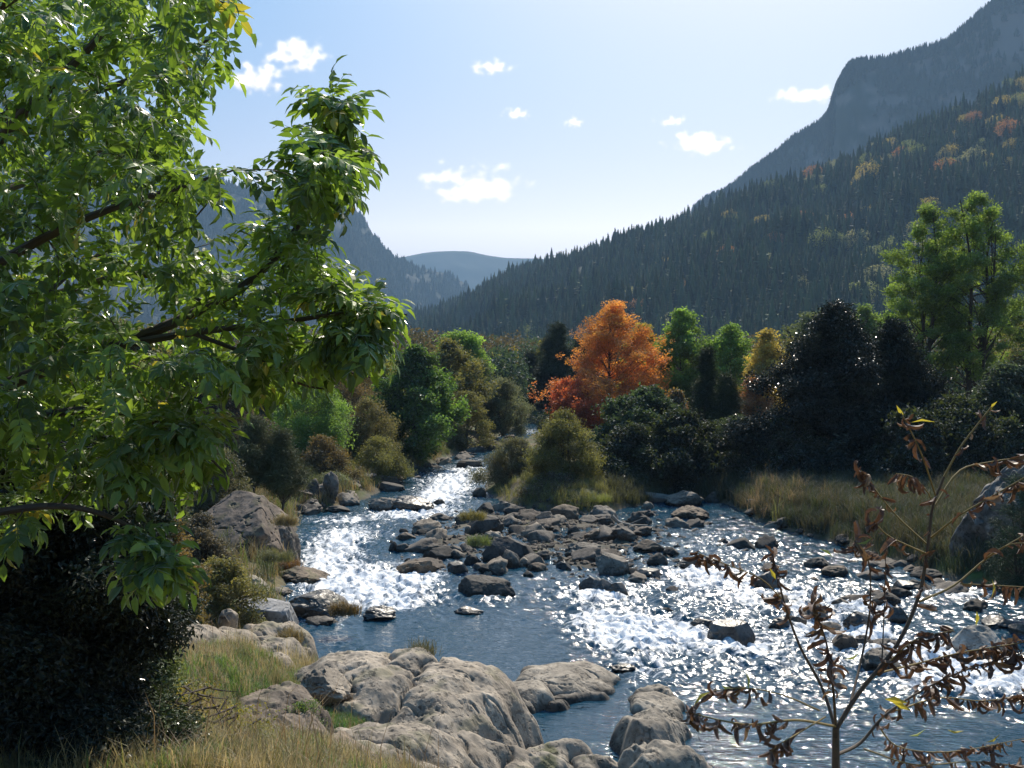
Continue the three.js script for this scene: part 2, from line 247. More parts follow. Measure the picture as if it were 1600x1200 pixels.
// ---------------------------------------------------------------- hills
function hillSheet(name, label, ridge, foot, rows, cols, amp, freq, colf, back = 0.6, prof = 1) {
  // ridge / foot: lists of world points of equal meaning along u; the sheet runs foot -> ridge -> down behind
  const rc = new THREE.CatmullRomCurve3(ridge, false, 'centripetal'), fc = new THREE.CatmullRomCurve3(foot, false, 'centripetal'), R = rows + Math.ceil(rows * back), P = [];
  const pos = new Float32Array((R + 1) * (cols + 1) * 3), col = new Float32Array((R + 1) * (cols + 1) * 3), uv = new Float32Array((R + 1) * (cols + 1) * 2), idx = [];
  for (let j = 0; j <= R; j++) for (let i = 0; i <= cols; i++) {
    const u = i / cols, t = j / rows, a = fc.getPoint(u), b = rc.getPoint(u), p = new THREE.Vector3();
    if (t <= 1) { p.lerpVectors(a, b, t); p.y = lerp(a.y, b.y, Math.pow(t, prof)); } else { p.lerpVectors(a, b, t); p.y = b.y * (1 - (t - 1) / back * 1.05); }
    const w = Math.min(1, t * 4) * (t > 1 ? 0.25 * Math.max(0, 1 - (t - 1) * 4) : 1 - 0.75 * sstep(0.75, 1, t));
    p.y += amp * w * fbm2(p.x * freq, p.z * freq, 6);
    const k = j * (cols + 1) + i; pos.set([p.x, p.y, p.z], k * 3); uv.set([p.x, p.y - p.z], k * 2); col.set(colf(p, u, t), k * 3); P.push(p);
  }
  for (let j = 0; j < R; j++) for (let i = 0; i < cols; i++) { const a = j * (cols + 1) + i, b = a + cols + 1; idx.push(a, a + 1, b, b, a + 1, b + 1); }
  const g = new THREE.BufferGeometry(); g.setAttribute('position', new THREE.BufferAttribute(pos, 3)); g.setAttribute('color', new THREE.BufferAttribute(col, 3)); g.setAttribute('uv', new THREE.BufferAttribute(uv, 2)); g.setIndex(idx); g.computeVertexNormals();
  const m = mesh(g, new THREE.MeshStandardMaterial({ color: 0xffffff, vertexColors: true, roughness: 1 }), name);
  tag(m, label, 'hill', null, 'structure'); add(m, name);
  return { P, rows, cols, at: (u, t) => { const x = clamp(u, 0, 0.9999) * cols, y = clamp(t, 0, 0.9999) * rows, i = Math.floor(x), j = Math.floor(y), q = (a, b) => P[(j + b) * (cols + 1) + i + a]; return q(0, 0).clone().lerp(q(1, 0), x - i).lerp(q(0, 1).clone().lerp(q(1, 1), x - i), y - j); } };
}
const A3 = (a) => a.map(([px, py, d]) => at(px, py, d));
const low = (a) => a.map(([px, d]) => { const p = at(px, 570, d); p.y = 1; return p; });
const forestFloor = (p) => { const n = fbm2(p.x * 0.02, p.z * 0.02, 4); return [0.040 + n * 0.012, 0.045 + n * 0.012, 0.022 + n * 0.006]; };
const hillNear = hillSheet('wooded_hill', 'dark wooded hill of conifers rising to the right',
  A3([[560, 545, 1350], [650, 506, 1280], [735, 470, 1200], [800, 434, 1130], [860, 420, 1080], [950, 388, 1010], [1030, 363, 960], [1140, 318, 910], [1200, 306, 890], [1290, 278, 870], [1400, 222, 860], [1500, 178, 850], [1620, 122, 850], [1800, 40, 850], [2100, -60, 850]]),
  low([[500, 700], [600, 640], [690, 580], [760, 540], [830, 500], [920, 470], [1000, 450], [1110, 430], [1180, 420], [1270, 410], [1380, 400], [1480, 390], [1620, 380], [1800, 370], [2150, 360]]), 60, 150, 26, 0.008,
  (p, u, t) => { const f = forestFloor(p), s = sstep(0.25, 0.6, fbm2(p.x * 0.006 + 3, p.y * 0.012, 3)); return [lerp(f[0], 0.09, s), lerp(f[1], 0.075, s), lerp(f[2], 0.05, s)]; }, 0.5, 1.15);
const hillBack = hillSheet('cliff_ridge', 'hazy cliff ridge with trees along its top behind the wooded hill',
  A3([[1020, 380, 1900], [1100, 322, 1820], [1140, 300, 1760], [1190, 258, 1720], [1240, 224, 1690], [1285, 198, 1660], [1296, 182, 1640], [1308, 140, 1620], [1330, 106, 1600], [1352, 98, 1590], [1420, 88, 1570], [1480, 66, 1550], [1530, 26, 1540], [1565, 4, 1530], [1700, -20, 1520], [2050, -20, 1500]]),
  low([[980, 1300], [1060, 1260], [1110, 1240], [1170, 1220], [1220, 1200], [1250, 1190], [1280, 1190], [1290, 1180], [1310, 1180], [1340, 1170], [1420, 1160], [1480, 1150], [1520, 1140], [1570, 1130], [1700, 1120], [2080, 1100]]), 56, 190, 34, 0.006,
  (p, u, t) => { const f = forestFloor(p), s = sstep(0.0, 0.35, fbm2(p.x * 0.01 + 9, p.y * 0.014, 4) + (u > 0.72 ? sstep(0.75, 0.93, t) * 0.5 - 0.1 : 0)); return [lerp(f[0], 0.16, s), lerp(f[1], 0.135, s), lerp(f[2], 0.11, s)]; }, 0.4, 1.5);
const mtCol = (p) => { const s = sstep(0.0, 0.45, fbm2(p.x * 0.006, p.y * 0.012, 5)); return [lerp(0.018, 0.036, s), lerp(0.026, 0.036, s), lerp(0.018, 0.028, s)]; };
const hillLeft = hillSheet('left_mountain', 'blue hazy mountain flank falling from the left to the valley', 
  A3([[-1100, 120, 2000], [-600, 90, 1960], [-200, 60, 1950], [60, 110, 1960], [250, 228, 2020], [330, 276, 2080], [400, 296, 2120], [470, 304, 2200], [540, 322, 2300], [566, 340, 2350], [588, 376, 2380], [612, 402, 2400], [645, 414, 2450], [700, 428, 2550], [728, 444, 2600], [738, 466, 2620], [760, 520, 2650]]),
  low([[-1000, 1300], [-550, 1300], [-180, 1300], [60, 1320], [200, 1350], [300, 1400], [380, 1430], [450, 1470], [500, 1500], [530, 1550], [560, 1600], [590, 1650], [630, 1700], [690, 1800], [720, 1850], [745, 1900], [770, 1950]]), 70, 200, 34, 0.004, mtCol, 0.4, 1.3);
hillSheet('far_mountain', 'pale blue mountain closing the end of the valley',
  A3([[400, 450, 4900], [560, 412, 4700], [625, 401, 4600], [690, 393, 4500], [730, 394, 4500], [780, 401, 4500], [845, 405, 4600], [950, 425, 4700], [1100, 470, 4900], [1250, 530, 5100]]),
  low([[420, 3500], [560, 3500], [620, 3500], [690, 3500], [730, 3500], [780, 3500], [845, 3500], [950, 3500], [1100, 3600], [1250, 3700]]), 40, 90, 30, 0.0025, mtCol, 0.4, 1.2);
// ---------------------------------------------------------------- rocks
// unit rock: displaced sphere with broken planes, then scaled to size, grained and cracked in metres
function rockGeo(seed, det, sx, sy, sz, o = {}) {
  const r = rng(seed * 7919 + 13), ox = r() * 50, oy = r() * 50, oz = r() * 50, ang = o.ang ?? 0.5, cracks = o.cracks ?? 0.5;
  let g = new THREE.IcosahedronGeometry(1, det); g.deleteAttribute('normal'); g.deleteAttribute('uv'); g = mergeVertices(g, 1e-5);
  const planes = []; for (let i = 0; i < 5 + Math.floor(ang * 8); i++) { const n = V(r() * 2 - 1, r() * 1.6 - 0.5, r() * 2 - 1).normalize(); planes.push([n, 0.60 + r() * 0.34]); }
  if (o.flatTop) planes.push([V((r() - 0.5) * 0.3, 1, (r() - 0.5) * 0.3).normalize(), 0.55]);
  const p = g.attributes.position, v = new THREE.Vector3(), k = 0.55 + 0.42 * ang, size = Math.max(sx, sy, sz), lump = o.lump ?? 0.3, lf = o.lf ?? 1.5;
  for (let i = 0; i < p.count; i++) {
    v.fromBufferAttribute(p, i);
    const d = 1 + lump * fbm3(v.x * lf + ox, v.y * lf + oy, v.z * lf + oz, 3); v.multiplyScalar(d);
    for (const [n, off] of planes) { const e = v.dot(n) - off; if (e > 0) v.addScaledVector(n, -e * k); }
    v.set(v.x * sx, v.y * sy, v.z * sz);
    const q = v.clone(), len = v.length() || 1, f = o.ff ?? 1;
    let dh = size * 0.013 * fbm3(q.x * 1.6 / size * 3 + oz, q.y * 4.2 / size + ox, q.z * 4.8 / size + oy, 4) + 0.004 * f * fbm3(q.x * 6 + ox, q.y * 8, q.z * 6 + oz, 3);
    if (cracks) {
      const w = 0.35 * n3(q.x * 1.1 + ox, q.y * 1.1, q.z * 1.1), st = o.strata ?? 1;
      const c1 = Math.abs(n3((q.x + w) * 0.9 / Math.sqrt(size) + oy, (q.y + w) * 1.6 * st / Math.sqrt(size), (q.z - w) * 0.9 / Math.sqrt(size) + ox));
      const c2 = Math.abs(n3((q.x - w) * 2.1 + oz, (q.y + w * 0.5) * 3 * st, (q.z + w) * 2.1));
      dh -= cracks * (size * 0.05 * sstep(0.045, 0.0, c1) + 0.012 * Math.min(1, size) * sstep(0.07, 0, c2));
    }
    v.multiplyScalar(1 + dh / len); p.setXYZ(i, v.x, v.y, v.z);
  }
  g.computeVertexNormals(); return g;
}
// colours from place, height over water; box-projected uv so grain keeps its size
function rockFinish(g, o = {}) {
  const p = g.attributes.position, n = g.attributes.normal, c = new Float32Array(p.count * 3), tone = o.tone ?? [0.26, 0.235, 0.205], s = o.s ?? 3, y0 = o.y0 ?? 0;
  for (let i = 0; i < p.count; i++) {
    const x = p.getX(i), y = p.getY(i), z = p.getZ(i), a = fbm3(x * 0.9 + s, y * 0.9, z * 0.9 - s, 4), b = fbm3(x * 3.1 - s, y * 3.1 + s, z * 3.1, 3), ny = n.getY(i);
    let l = 1 + a * 0.55 + b * 0.35; 
    const lich = sstep(0.12, 0.4, fbm3(x * 1.7 + 2 * s, y * 1.7, z * 1.7, 4)) * sstep(0.6, -0.2, ny) * (o.lichen ?? 0.6);
    const moss = sstep(0.16, 0.4, fbm3(x * 1.3 - s, y * 1.3 + 5, z * 1.3, 4)) * sstep(0.35, 0.8, ny) * (o.moss ?? 0);
    const wet = o.dry ? 0 : sstep(0.20, 0.04, y + y0 + b * 0.12 + a * 0.1);
    let q = [tone[0] * l, tone[1] * l, tone[2] * l];
    q = [lerp(q[0], 0.07, lich), lerp(q[1], 0.066, lich), lerp(q[2], 0.055, lich)];
    const di = o.dirt ? o.dirt(x, -z) : 0; q = [lerp(q[0], 0.055, di), lerp(q[1], 0.045, di), lerp(q[2], 0.03, di)];
    q = [lerp(q[0], 0.10, moss), lerp(q[1], 0.11, moss), lerp(q[2], 0.03, moss)];
    for (let k = 0; k < 3; k++) c[i * 3 + k] = Math.max(0.01, q[k] * (1 - 0.68 * wet));
  }
  g.setAttribute('color', new THREE.BufferAttribute(c, 3));
  return boxUV(g, o.uv ?? 1.4);
}
function boxUV(g, size) {
  const t = g.index ? g.toNonIndexed() : g, p = t.attributes.position, uv = new Float32Array(p.count * 2), a = V(0, 0, 0), b = V(0, 0, 0), c = V(0, 0, 0), f = V(0, 0, 0);
  for (let i = 0; i < p.count; i += 3) {
    a.fromBufferAttribute(p, i); b.fromBufferAttribute(p, i + 1); c.fromBufferAttribute(p, i + 2); f.crossVectors(b.clone().sub(a), c.clone().sub(a));
    const ax = Math.abs(f.x), ay = Math.abs(f.y), az = Math.abs(f.z);
    [a, b, c].forEach((q, k) => { const [u, w] = ay >= ax && ay >= az ? [q.x, q.z] : ax >= az ? [q.z, q.y] : [q.x, q.y]; uv[(i + k) * 2] = u / size; uv[(i + k) * 2 + 1] = w / size; });
  }
  t.setAttribute('uv', new THREE.BufferAttribute(uv, 2)); return t;
}
const rockMat = new THREE.MeshStandardMaterial({ color: 0xffffff, vertexColors: true, map: rockMap, bumpMap: rockMap, bumpScale: 0.008, roughness: 0.85 });
const bedMat = new THREE.MeshStandardMaterial({ color: 0xffffff, vertexColors: true, map: rockMap, bumpMap: rockMap, bumpScale: 0.022, roughness: 0.85 });
const wetMat = new THREE.MeshPhysicalMaterial({ color: 0xffffff, vertexColors: true, map: rockMap, bumpMap: rockMap, bumpScale: 0.01, roughness: 0.42 });
const TAN = [0.39, 0.325, 0.25], GREY = [0.235, 0.20, 0.16], DARK = [0.10, 0.085, 0.068], BROWN = [0.21, 0.155, 0.105], PALE = [0.35, 0.30, 0.235];
let rockSeed = 1;
// b: bounds as seen [x0, y0, x1, y1]; e: height its foot stands at
function rock(name, label, b, o = {}) {
  const e = o.e ?? 0, [x0, y0, x1, y1] = b, foot = onY((x0 + x1) / 2, y1, e), d0 = -foot.z, w = (x1 - x0) / F * d0, dep = (o.dz ?? 0.75) * w, sl = (y1 - 570) / F;
  const vis = (y1 - y0) / F * d0, h = Math.max(vis * (o.minH ?? 0.4), vis - dep * 0.75 * sl), d = d0 + dep / 2, px = (x0 + x1) / 2, c = at(px, 600, d), seed = o.seed ?? rockSeed++;
  const det = o.det ?? clamp(Math.round((x1 - x0) / 4.2), 7, 60);
  const cy = e + h * 0.18, rot = o.rot ?? (seed * 2.4) % 6.28;
  // radii: the planes cut the sphere down, so ask for a little more
  const g = rockGeo(seed, det, w / 2 * 1.16, h * 1.0, dep / 2 * 1.16, { ang: 0.5, ...o });
  g.computeBoundingBox(); const bb = g.boundingBox; g.translate(-(bb.min.x + bb.max.x) / 2, 0, 0); g.scale(w / (bb.max.x - bb.min.x), (h * 0.82) / bb.max.y, 1);
  if (o.tilt) g.rotateZ(o.tilt);
  g.computeVertexNormals();
  const m = new THREE.Mesh(rockFinish(g, { s: seed * 1.7, y0: cy, ...o }), o.wet ? wetMat : rockMat);
  m.position.set(c.x * 1, cy, -d); 
  tag(m, label, o.cat ?? 'rock', o.group); add(m, name); return m;
}
const R = rock;
// near bank, sunlit granite
const nearB = 'granite outcrop';
R('boulder', 'grey mossy boulder at the right foot of the granite outcrop in the pool edge', [722, 1098, 816, 1166], { e: 0.05, tone: GREY, det: 36, dz: 0.9, ang: 0.4, cracks: 0.8, moss: 0.7, seed: 45 });
R('boulder', 'small cracked tan boulder lying on the grass left of the outcrop', [464, 1036, 550, 1092], { e: 1.0, tone: TAN, det: 34, dz: 0.8, ang: 0.35, cracks: 1, lump: 0.3, dry: 1, seed: 46 });
R('boulder', 'dark stone just breaking the surface behind the smooth slab in the pool', [955, 1034, 995, 1050], { tone: DARK, wet: 1 });
// bedrock worn smooth by the river: rounded lobes that meet in creases. [x, distance, top, half width, half depth, drop, squareness]
function outcrop(name, label, lobes, o = {}) {
  const res = o.res ?? 0.03, x0 = Math.min(...lobes.map((l) => l[0] - l[3] * 1.5)), x1 = Math.max(...lobes.map((l) => l[0] + l[3] * 1.5)), d0 = Math.min(...lobes.map((l) => l[1] - l[4] * 1.5)), d1 = Math.max(...lobes.map((l) => l[1] + l[4] * 1.5)), sd = o.seed ?? 3;
  const xs = axis([[x0, x1, res]]), ds = axis([[d0, d1, res]]), K = new Map();
  const H = (x, d) => {
    const wx = x + 0.16 * n2(x * 1.3 + sd, d * 1.3), wd = d + 0.16 * n2(x * 1.3 + 9, d * 1.3 + sd); let m = -9, second = -9;
    for (const [cx, cd, top, rx, rd, drop = 0.5, sq = 2.4, rot = 0] of lobes) { const c = Math.cos(rot), s = Math.sin(rot), u = ((wx - cx) * c + (wd - cd) * s) / rx, v = (-(wx - cx) * s + (wd - cd) * c) / rd, q = Math.hypot(u, v), h = top - drop * Math.pow(q, sq) - (q > 1 ? (q - 1) * 1.2 : 0); if (h > m) { second = m; m = h; } else if (h > second) second = h; }
    const crease = sstep(0.10, 0.0, m - second), w = 0.3 * n2(x * 1.1 + sd, d * 1.1 - sd), st = o.strata ?? 0;
    let h = m - 0.07 * crease * crease + (o.rough ?? 1) * (0.05 * fbm2(x * 1.7 + sd, d * 1.7, 4) + 0.018 * fbm2(x * 5, d * 5 + sd, 5));
    h -= 0.06 * sstep(0.045, 0, Math.abs(n2((x + w) * 0.75 + sd * 3, (d - w) * 0.9))) * sstep(-0.3, 0.2, n2(x * 0.8, d * 0.8 + 7)) + 0.02 * sstep(0.06, 0, Math.abs(n2((x - w) * 1.9 + 5, (d + w) * 2.4 + sd)));
    if (st) h -= st * Math.pow(Math.abs(n2((x * (o.sx ?? 0.4) + d * (o.sd ?? 1)) * 2.6 + w, (x - d) * 0.25)), 0.6);
    return h;
  };
  const dirt = (x, d) => { const wx = x + 0.16 * n2(x * 1.3 + sd, d * 1.3), wd = d + 0.16 * n2(x * 1.3 + 9, d * 1.3 + sd), w = 0.3 * n2(x * 1.1 + sd, d * 1.1 - sd); let m = -9, second = -9; for (const [cx, cd, top, rx, rd, drop = 0.5, sq = 2.4, rot = 0] of lobes) { const c = Math.cos(rot), s = Math.sin(rot), q = Math.hypot(((wx - cx) * c + (wd - cd) * s) / rx, (-(wx - cx) * s + (wd - cd) * c) / rd), h = top - drop * Math.pow(q, sq) - (q > 1 ? (q - 1) * 1.2 : 0); if (h > m) { second = m; m = h; } else if (h > second) second = h; } return clamp(0.75 * sstep(0.05, 0.0, m - second) + 0.85 * sstep(0.035, 0, Math.abs(n2((x + w) * 0.75 + sd * 3, (d - w) * 0.9))) * sstep(-0.3, 0.2, n2(x * 0.8, d * 0.8 + 7)) + 0.6 * sstep(0.04, 0, Math.abs(n2((x - w) * 1.9 + 5, (d + w) * 2.4 + sd))), 0, 0.9); };
  const g0 = gridGeo(xs, ds, H, null, (x, d) => { let m = -9; for (const [cx, cd, top, rx, rd] of lobes) m = Math.max(m, 1.45 - Math.hypot((x - cx) / rx, (d - cd) / rd)); return m > 0; });
  const m = new THREE.Mesh(rockFinish(g0, { s: sd, y0: 0, dirt, ...o }), bedMat); tag(m, label, o.cat ?? 'rock'); return add(m, name);
}
outcrop('granite_outcrop', 'broad smooth tan granite outcrop of rounded lobes above the calm pool, mossy in its creases', [[-2.6, 17.5, 1.18, 1.0, 0.95, 0.42], [-2.1, 16.5, 1.26, 0.65, 1.0, 0.42, 2.1], [-1.62, 17.5, 1.22, 0.68, 0.8, 0.4], [-0.98, 16.7, 1.18, 1.05, 1.7, 0.46, 2.1], [-0.45, 16.9, 0.86, 0.55, 1.0, 0.5]], { tone: TAN, moss: 0.4, lichen: 0.55, seed: 3 });
outcrop('bedrock_slab', 'lumpy tan bedrock below the grass ledge at the bottom, in front of the outcrop', [[-1.75, 14.35, 1.02, 1.15, 0.95, 0.4], [-1.95, 13.4, 1.12, 0.8, 0.8, 0.45], [-1.25, 14.0, 0.84, 0.75, 0.75, 0.45], [-0.85, 15.05, 0.70, 0.95, 0.75, 0.45], [-0.15, 15.2, 0.46, 0.8, 0.6, 0.4]], { tone: [0.36, 0.30, 0.23], dry: 1, moss: 0.5, lichen: 0.5, seed: 8 });
outcrop('bedrock_slab', 'low tan bedrock ribs in the dry grass at the pool edge on the left', [[-5.75, 17.9, 1.52, 0.85, 1.05, 0.3], [-5.2, 18.9, 1.22, 0.7, 0.8, 0.3], [-4.55, 19.4, 0.98, 0.72, 0.75, 0.35], [-4.75, 20.8, 0.92, 0.8, 0.6, 0.35], [-4.2, 18.2, 0.98, 0.5, 0.6, 0.35]], { tone: [0.37, 0.305, 0.23], moss: 0.4, lichen: 0.4, strata: 0.03, seed: 33 });
outcrop('bedrock_slab', 'low pale rock with mossy grass at the near edge of the pool', [[0.78, 15.75, 0.36, 0.62, 0.42, 0.3], [0.35, 15.2, 0.34, 0.6, 0.4, 0.3], [1.25, 15.3, 0.26, 0.5, 0.35, 0.3]], { tone: PALE, moss: 0.8, seed: 12 });
outcrop('bedrock_slab', 'dark striated rock slab running down through the dry grass', [[-3.2, 14.0, 1.62, 0.62, 1.3, 0.35], [-2.75, 13.0, 1.62, 0.5, 1.1, 0.4], [-3.5, 14.9, 1.42, 0.6, 0.8, 0.4]], { tone: [0.215, 0.165, 0.12], dry: 1, moss: 0.3, strata: 0.045, seed: 15 });
outcrop('bedrock_slab', 'brown rounded rock hump half grown over with dry grass at the bottom', [[-2.1, 11.9, 1.72, 0.62, 1.2, 0.55], [-1.75, 11.1, 1.8, 0.5, 0.8, 0.6]], { tone: [0.235, 0.175, 0.12], dry: 1, moss: 0.4, strata: 0.03, seed: 18 });
outcrop('striped_boulder', 'pale banded rock hump standing in the water right of the pool', [[2.15, 16.1, 0.66, 0.58, 0.75, 0.5], [2.2, 15.1, 0.60, 0.66, 0.7, 0.5], [2.35, 17.0, 0.42, 0.45, 0.7, 0.4]], { tone: PALE, moss: 0.1, strata: 0.06, sx: 0.9, sd: 0.35, seed: 21, lichen: 0.3 });
outcrop('submerged_rock', 'smooth flat pale rock awash behind the banded hump', [[2.5, 18.3, 0.20, 0.42, 0.85, 0.2, 4], [2.62, 18.9, 0.16, 0.4, 0.5, 0.2, 4]], { tone: PALE, strata: 0.02, seed: 24, lichen: 0.1 });
outcrop('submerged_slab', 'smooth pale granite slab sloping out of the blue pool', [[1.0, 19.8, 0.30, 0.95, 1.0, 0.22, 3, -0.3], [0.25, 18.7, 0.34, 0.55, 0.6, 0.25, 3]], { tone: PALE, strata: 0.012, rough: 0.5, seed: 27, lichen: 0.15 });
outcrop('submerged_slab', 'thin low tongue of rock trailing right from the smooth slab in the pool', [[1.1, 18.75, 0.13, 0.85, 0.22, 0.2, 4, 0.12], [0.5, 18.45, 0.14, 0.5, 0.2, 0.2, 4]], { tone: GREY, seed: 30 });
// left bank
R('cliff_boulder', 'large cracked brown boulder with rusty grass tufts on the left bank', [292, 752, 472, 890], { e: 0.2, tone: [0.185, 0.14, 0.105], det: 58, dz: 1.1, ang: 0.75, cracks: 1, lump: 0.22, lf: 1.1, moss: 0.4, seed: 66, tilt: -0.18 });
R('cliff_boulder', 'dark mossy block at the river side of the large brown boulder', [412, 800, 470, 888], { e: 0.0, tone: [0.16, 0.13, 0.10], det: 32, dz: 1.0, ang: 0.7, moss: 0.8, seed: 62 });
R('boulder', 'long low brown rock reaching into the white rapids below the large boulder', [426, 882, 514, 912], { tone: BROWN, dz: 0.7, ang: 0.3, moss: 0.5, det: 30 });
R('boulder', 'smooth pale rock on the left bank behind the long brown one', [352, 890, 430, 936], { e: 0.25, tone: PALE, dz: 0.8, ang: 0.25, det: 28, dry: 1 });
R('boulder', 'smooth low grey rock at the water edge in front of the pale bank rock', [398, 915, 455, 934], { tone: GREY, dz: 0.8, ang: 0.2 });
R('boulder', 'big dark rounded boulder with a crack at the left edge of the rapids', [443, 917, 556, 968], { tone: DARK, dz: 0.7, ang: 0.5, moss: 0.5, det: 38, wet: 1 });
R('boulder', 'small grey rock at the foot of the big dark boulder', [474, 960, 528, 979], { tone: GREY, dz: 0.7, ang: 0.3 });
R('boulder', 'black wet boulder standing alone at the head of the calm pool', [566, 943, 619, 971], { tone: [0.055, 0.05, 0.046], dz: 0.8, ang: 0.4, wet: 1, det: 26 });
R('boulder', 'grey tilted slab pointing to the water on the left bank', [362, 932, 474, 984], { e: 0.35, tone: [0.36, 0.35, 0.34], dz: 0.6, ang: 0.8, flatTop: 1, det: 36, dry: 1, tilt: -0.2 });
R('boulder', 'small tan stone in the dry grass left of the rounded tan rock', [338, 948, 370, 980], { e: 0.95, tone: TAN, dz: 0.8, dry: 1 });
R('boulder', 'pale stone in the grass beside the dark bush', [232, 1010, 300, 1046], { e: 1.5, tone: TAN, dz: 0.8, dry: 1, det: 24 });
R('boulder', 'pale flat stone in the bottom left corner under the dark bush', [0, 1182, 66, 1220], { e: 2.85, tone: PALE, dz: 0.6, dry: 1, det: 28, ang: 0.4 });
// left bank, farther up
R('boulder', 'tall dark leaning slab among the rocks of the upper left bank', [466, 746, 504, 792], { e: 0.1, tone: DARK, dz: 0.6, ang: 0.9, tilt: -0.35 });
R('boulder', 'upright grey block at the left end of the upper bank rocks', [464, 764, 490, 798], { tone: GREY, dz: 0.8, ang: 0.7 });
R('boulder', 'dark angular block between leaning slab and rounded grey boulder', [494, 760, 524, 790], { e: 0.1, tone: [0.17, 0.15, 0.13], dz: 0.8, ang: 0.8 });
R('boulder', 'rounded grey boulder at the right end of the upper bank rocks', [517, 768, 562, 791], { tone: GREY, dz: 0.8, ang: 0.3 });
R('boulder', 'small pale boulder at the foot of the leaning slab', [480, 783, 503, 801], { tone: PALE, dz: 0.8, ang: 0.4 });
R('boulder', 'low dark ledge stone at the water below the rounded grey boulder', [504, 788, 548, 801], { tone: DARK, dz: 0.6, ang: 0.6 });
R('boulder', 'rounded boulder half hidden by scrub above the upper bank rocks', [504, 735, 530, 764], { e: 0.8, tone: GREY, dz: 0.9, ang: 0.2, dry: 1 });
R('ledge_rock', 'brown flat ledge rock on the far left bank', [558, 727, 612, 748], { e: 0.25, tone: BROWN, dz: 0.7, ang: 0.4 });
R('ledge_rock', 'dark layered ledge rock at the water on the far left bank', [556, 738, 630, 760], { e: 0.0, tone: DARK, dz: 0.6, ang: 0.8, strata: 2.5 });
R('ledge_rock', 'grey humped rock right of the flat brown ledge', [604, 727, 640, 747], { tone: GREY, dz: 0.7, ang: 0.4 });
R('ledge_rock', 'dark round stone above the rapids at the end of the far ledges', [631, 722, 656, 736], { tone: DARK, dz: 0.8, ang: 0.4 });
R('ledge_rock', 'dark low stones stepping into the river below the far ledges', [584, 752, 634, 768], { tone: DARK, dz: 0.5, ang: 0.8 });
R('ledge_rock', 'small dark block at the grass edge below the far ledges', [546, 757, 566, 774], { tone: DARK, dz: 0.8, ang: 0.8 });
R('river_boulder', 'pale left half of the long double boulder in the upper rapids', [574, 775, 632, 798], { tone: GREY, dz: 0.7, ang: 0.2, det: 22 });
R('river_boulder', 'dark right half of the long double boulder in the upper rapids', [604, 773, 682, 799], { tone: DARK, dz: 0.6, ang: 0.3, wet: 1, det: 24 });
R('river_boulder', 'small dark stone trailing right of the long double boulder', [676, 779, 696, 789], { tone: DARK, dz: 0.8 });
R('river_boulder', 'flat-topped dark block alone in the far rapids', [712, 718, 754, 731], { tone: DARK, dz: 0.6, ang: 0.9, flatTop: 1 });
R('river_boulder', 'dark pointed stone at the island edge in the upper rapids', [738, 760, 760, 777], { tone: DARK, dz: 0.8, ang: 0.7 });
R('river_boulder', 'pale low stone in the far bend of the river', [675, 714, 700, 723], { tone: GREY, dz: 0.7 });
R('river_boulder', 'dark flat stones at the far left bank under the willows', [752, 684, 782, 697], { tone: DARK, dz: 0.7 });
R('river_boulder', 'dark stone in the far narrow of the river', [838, 664, 856, 672], { tone: DARK, dz: 0.7 });
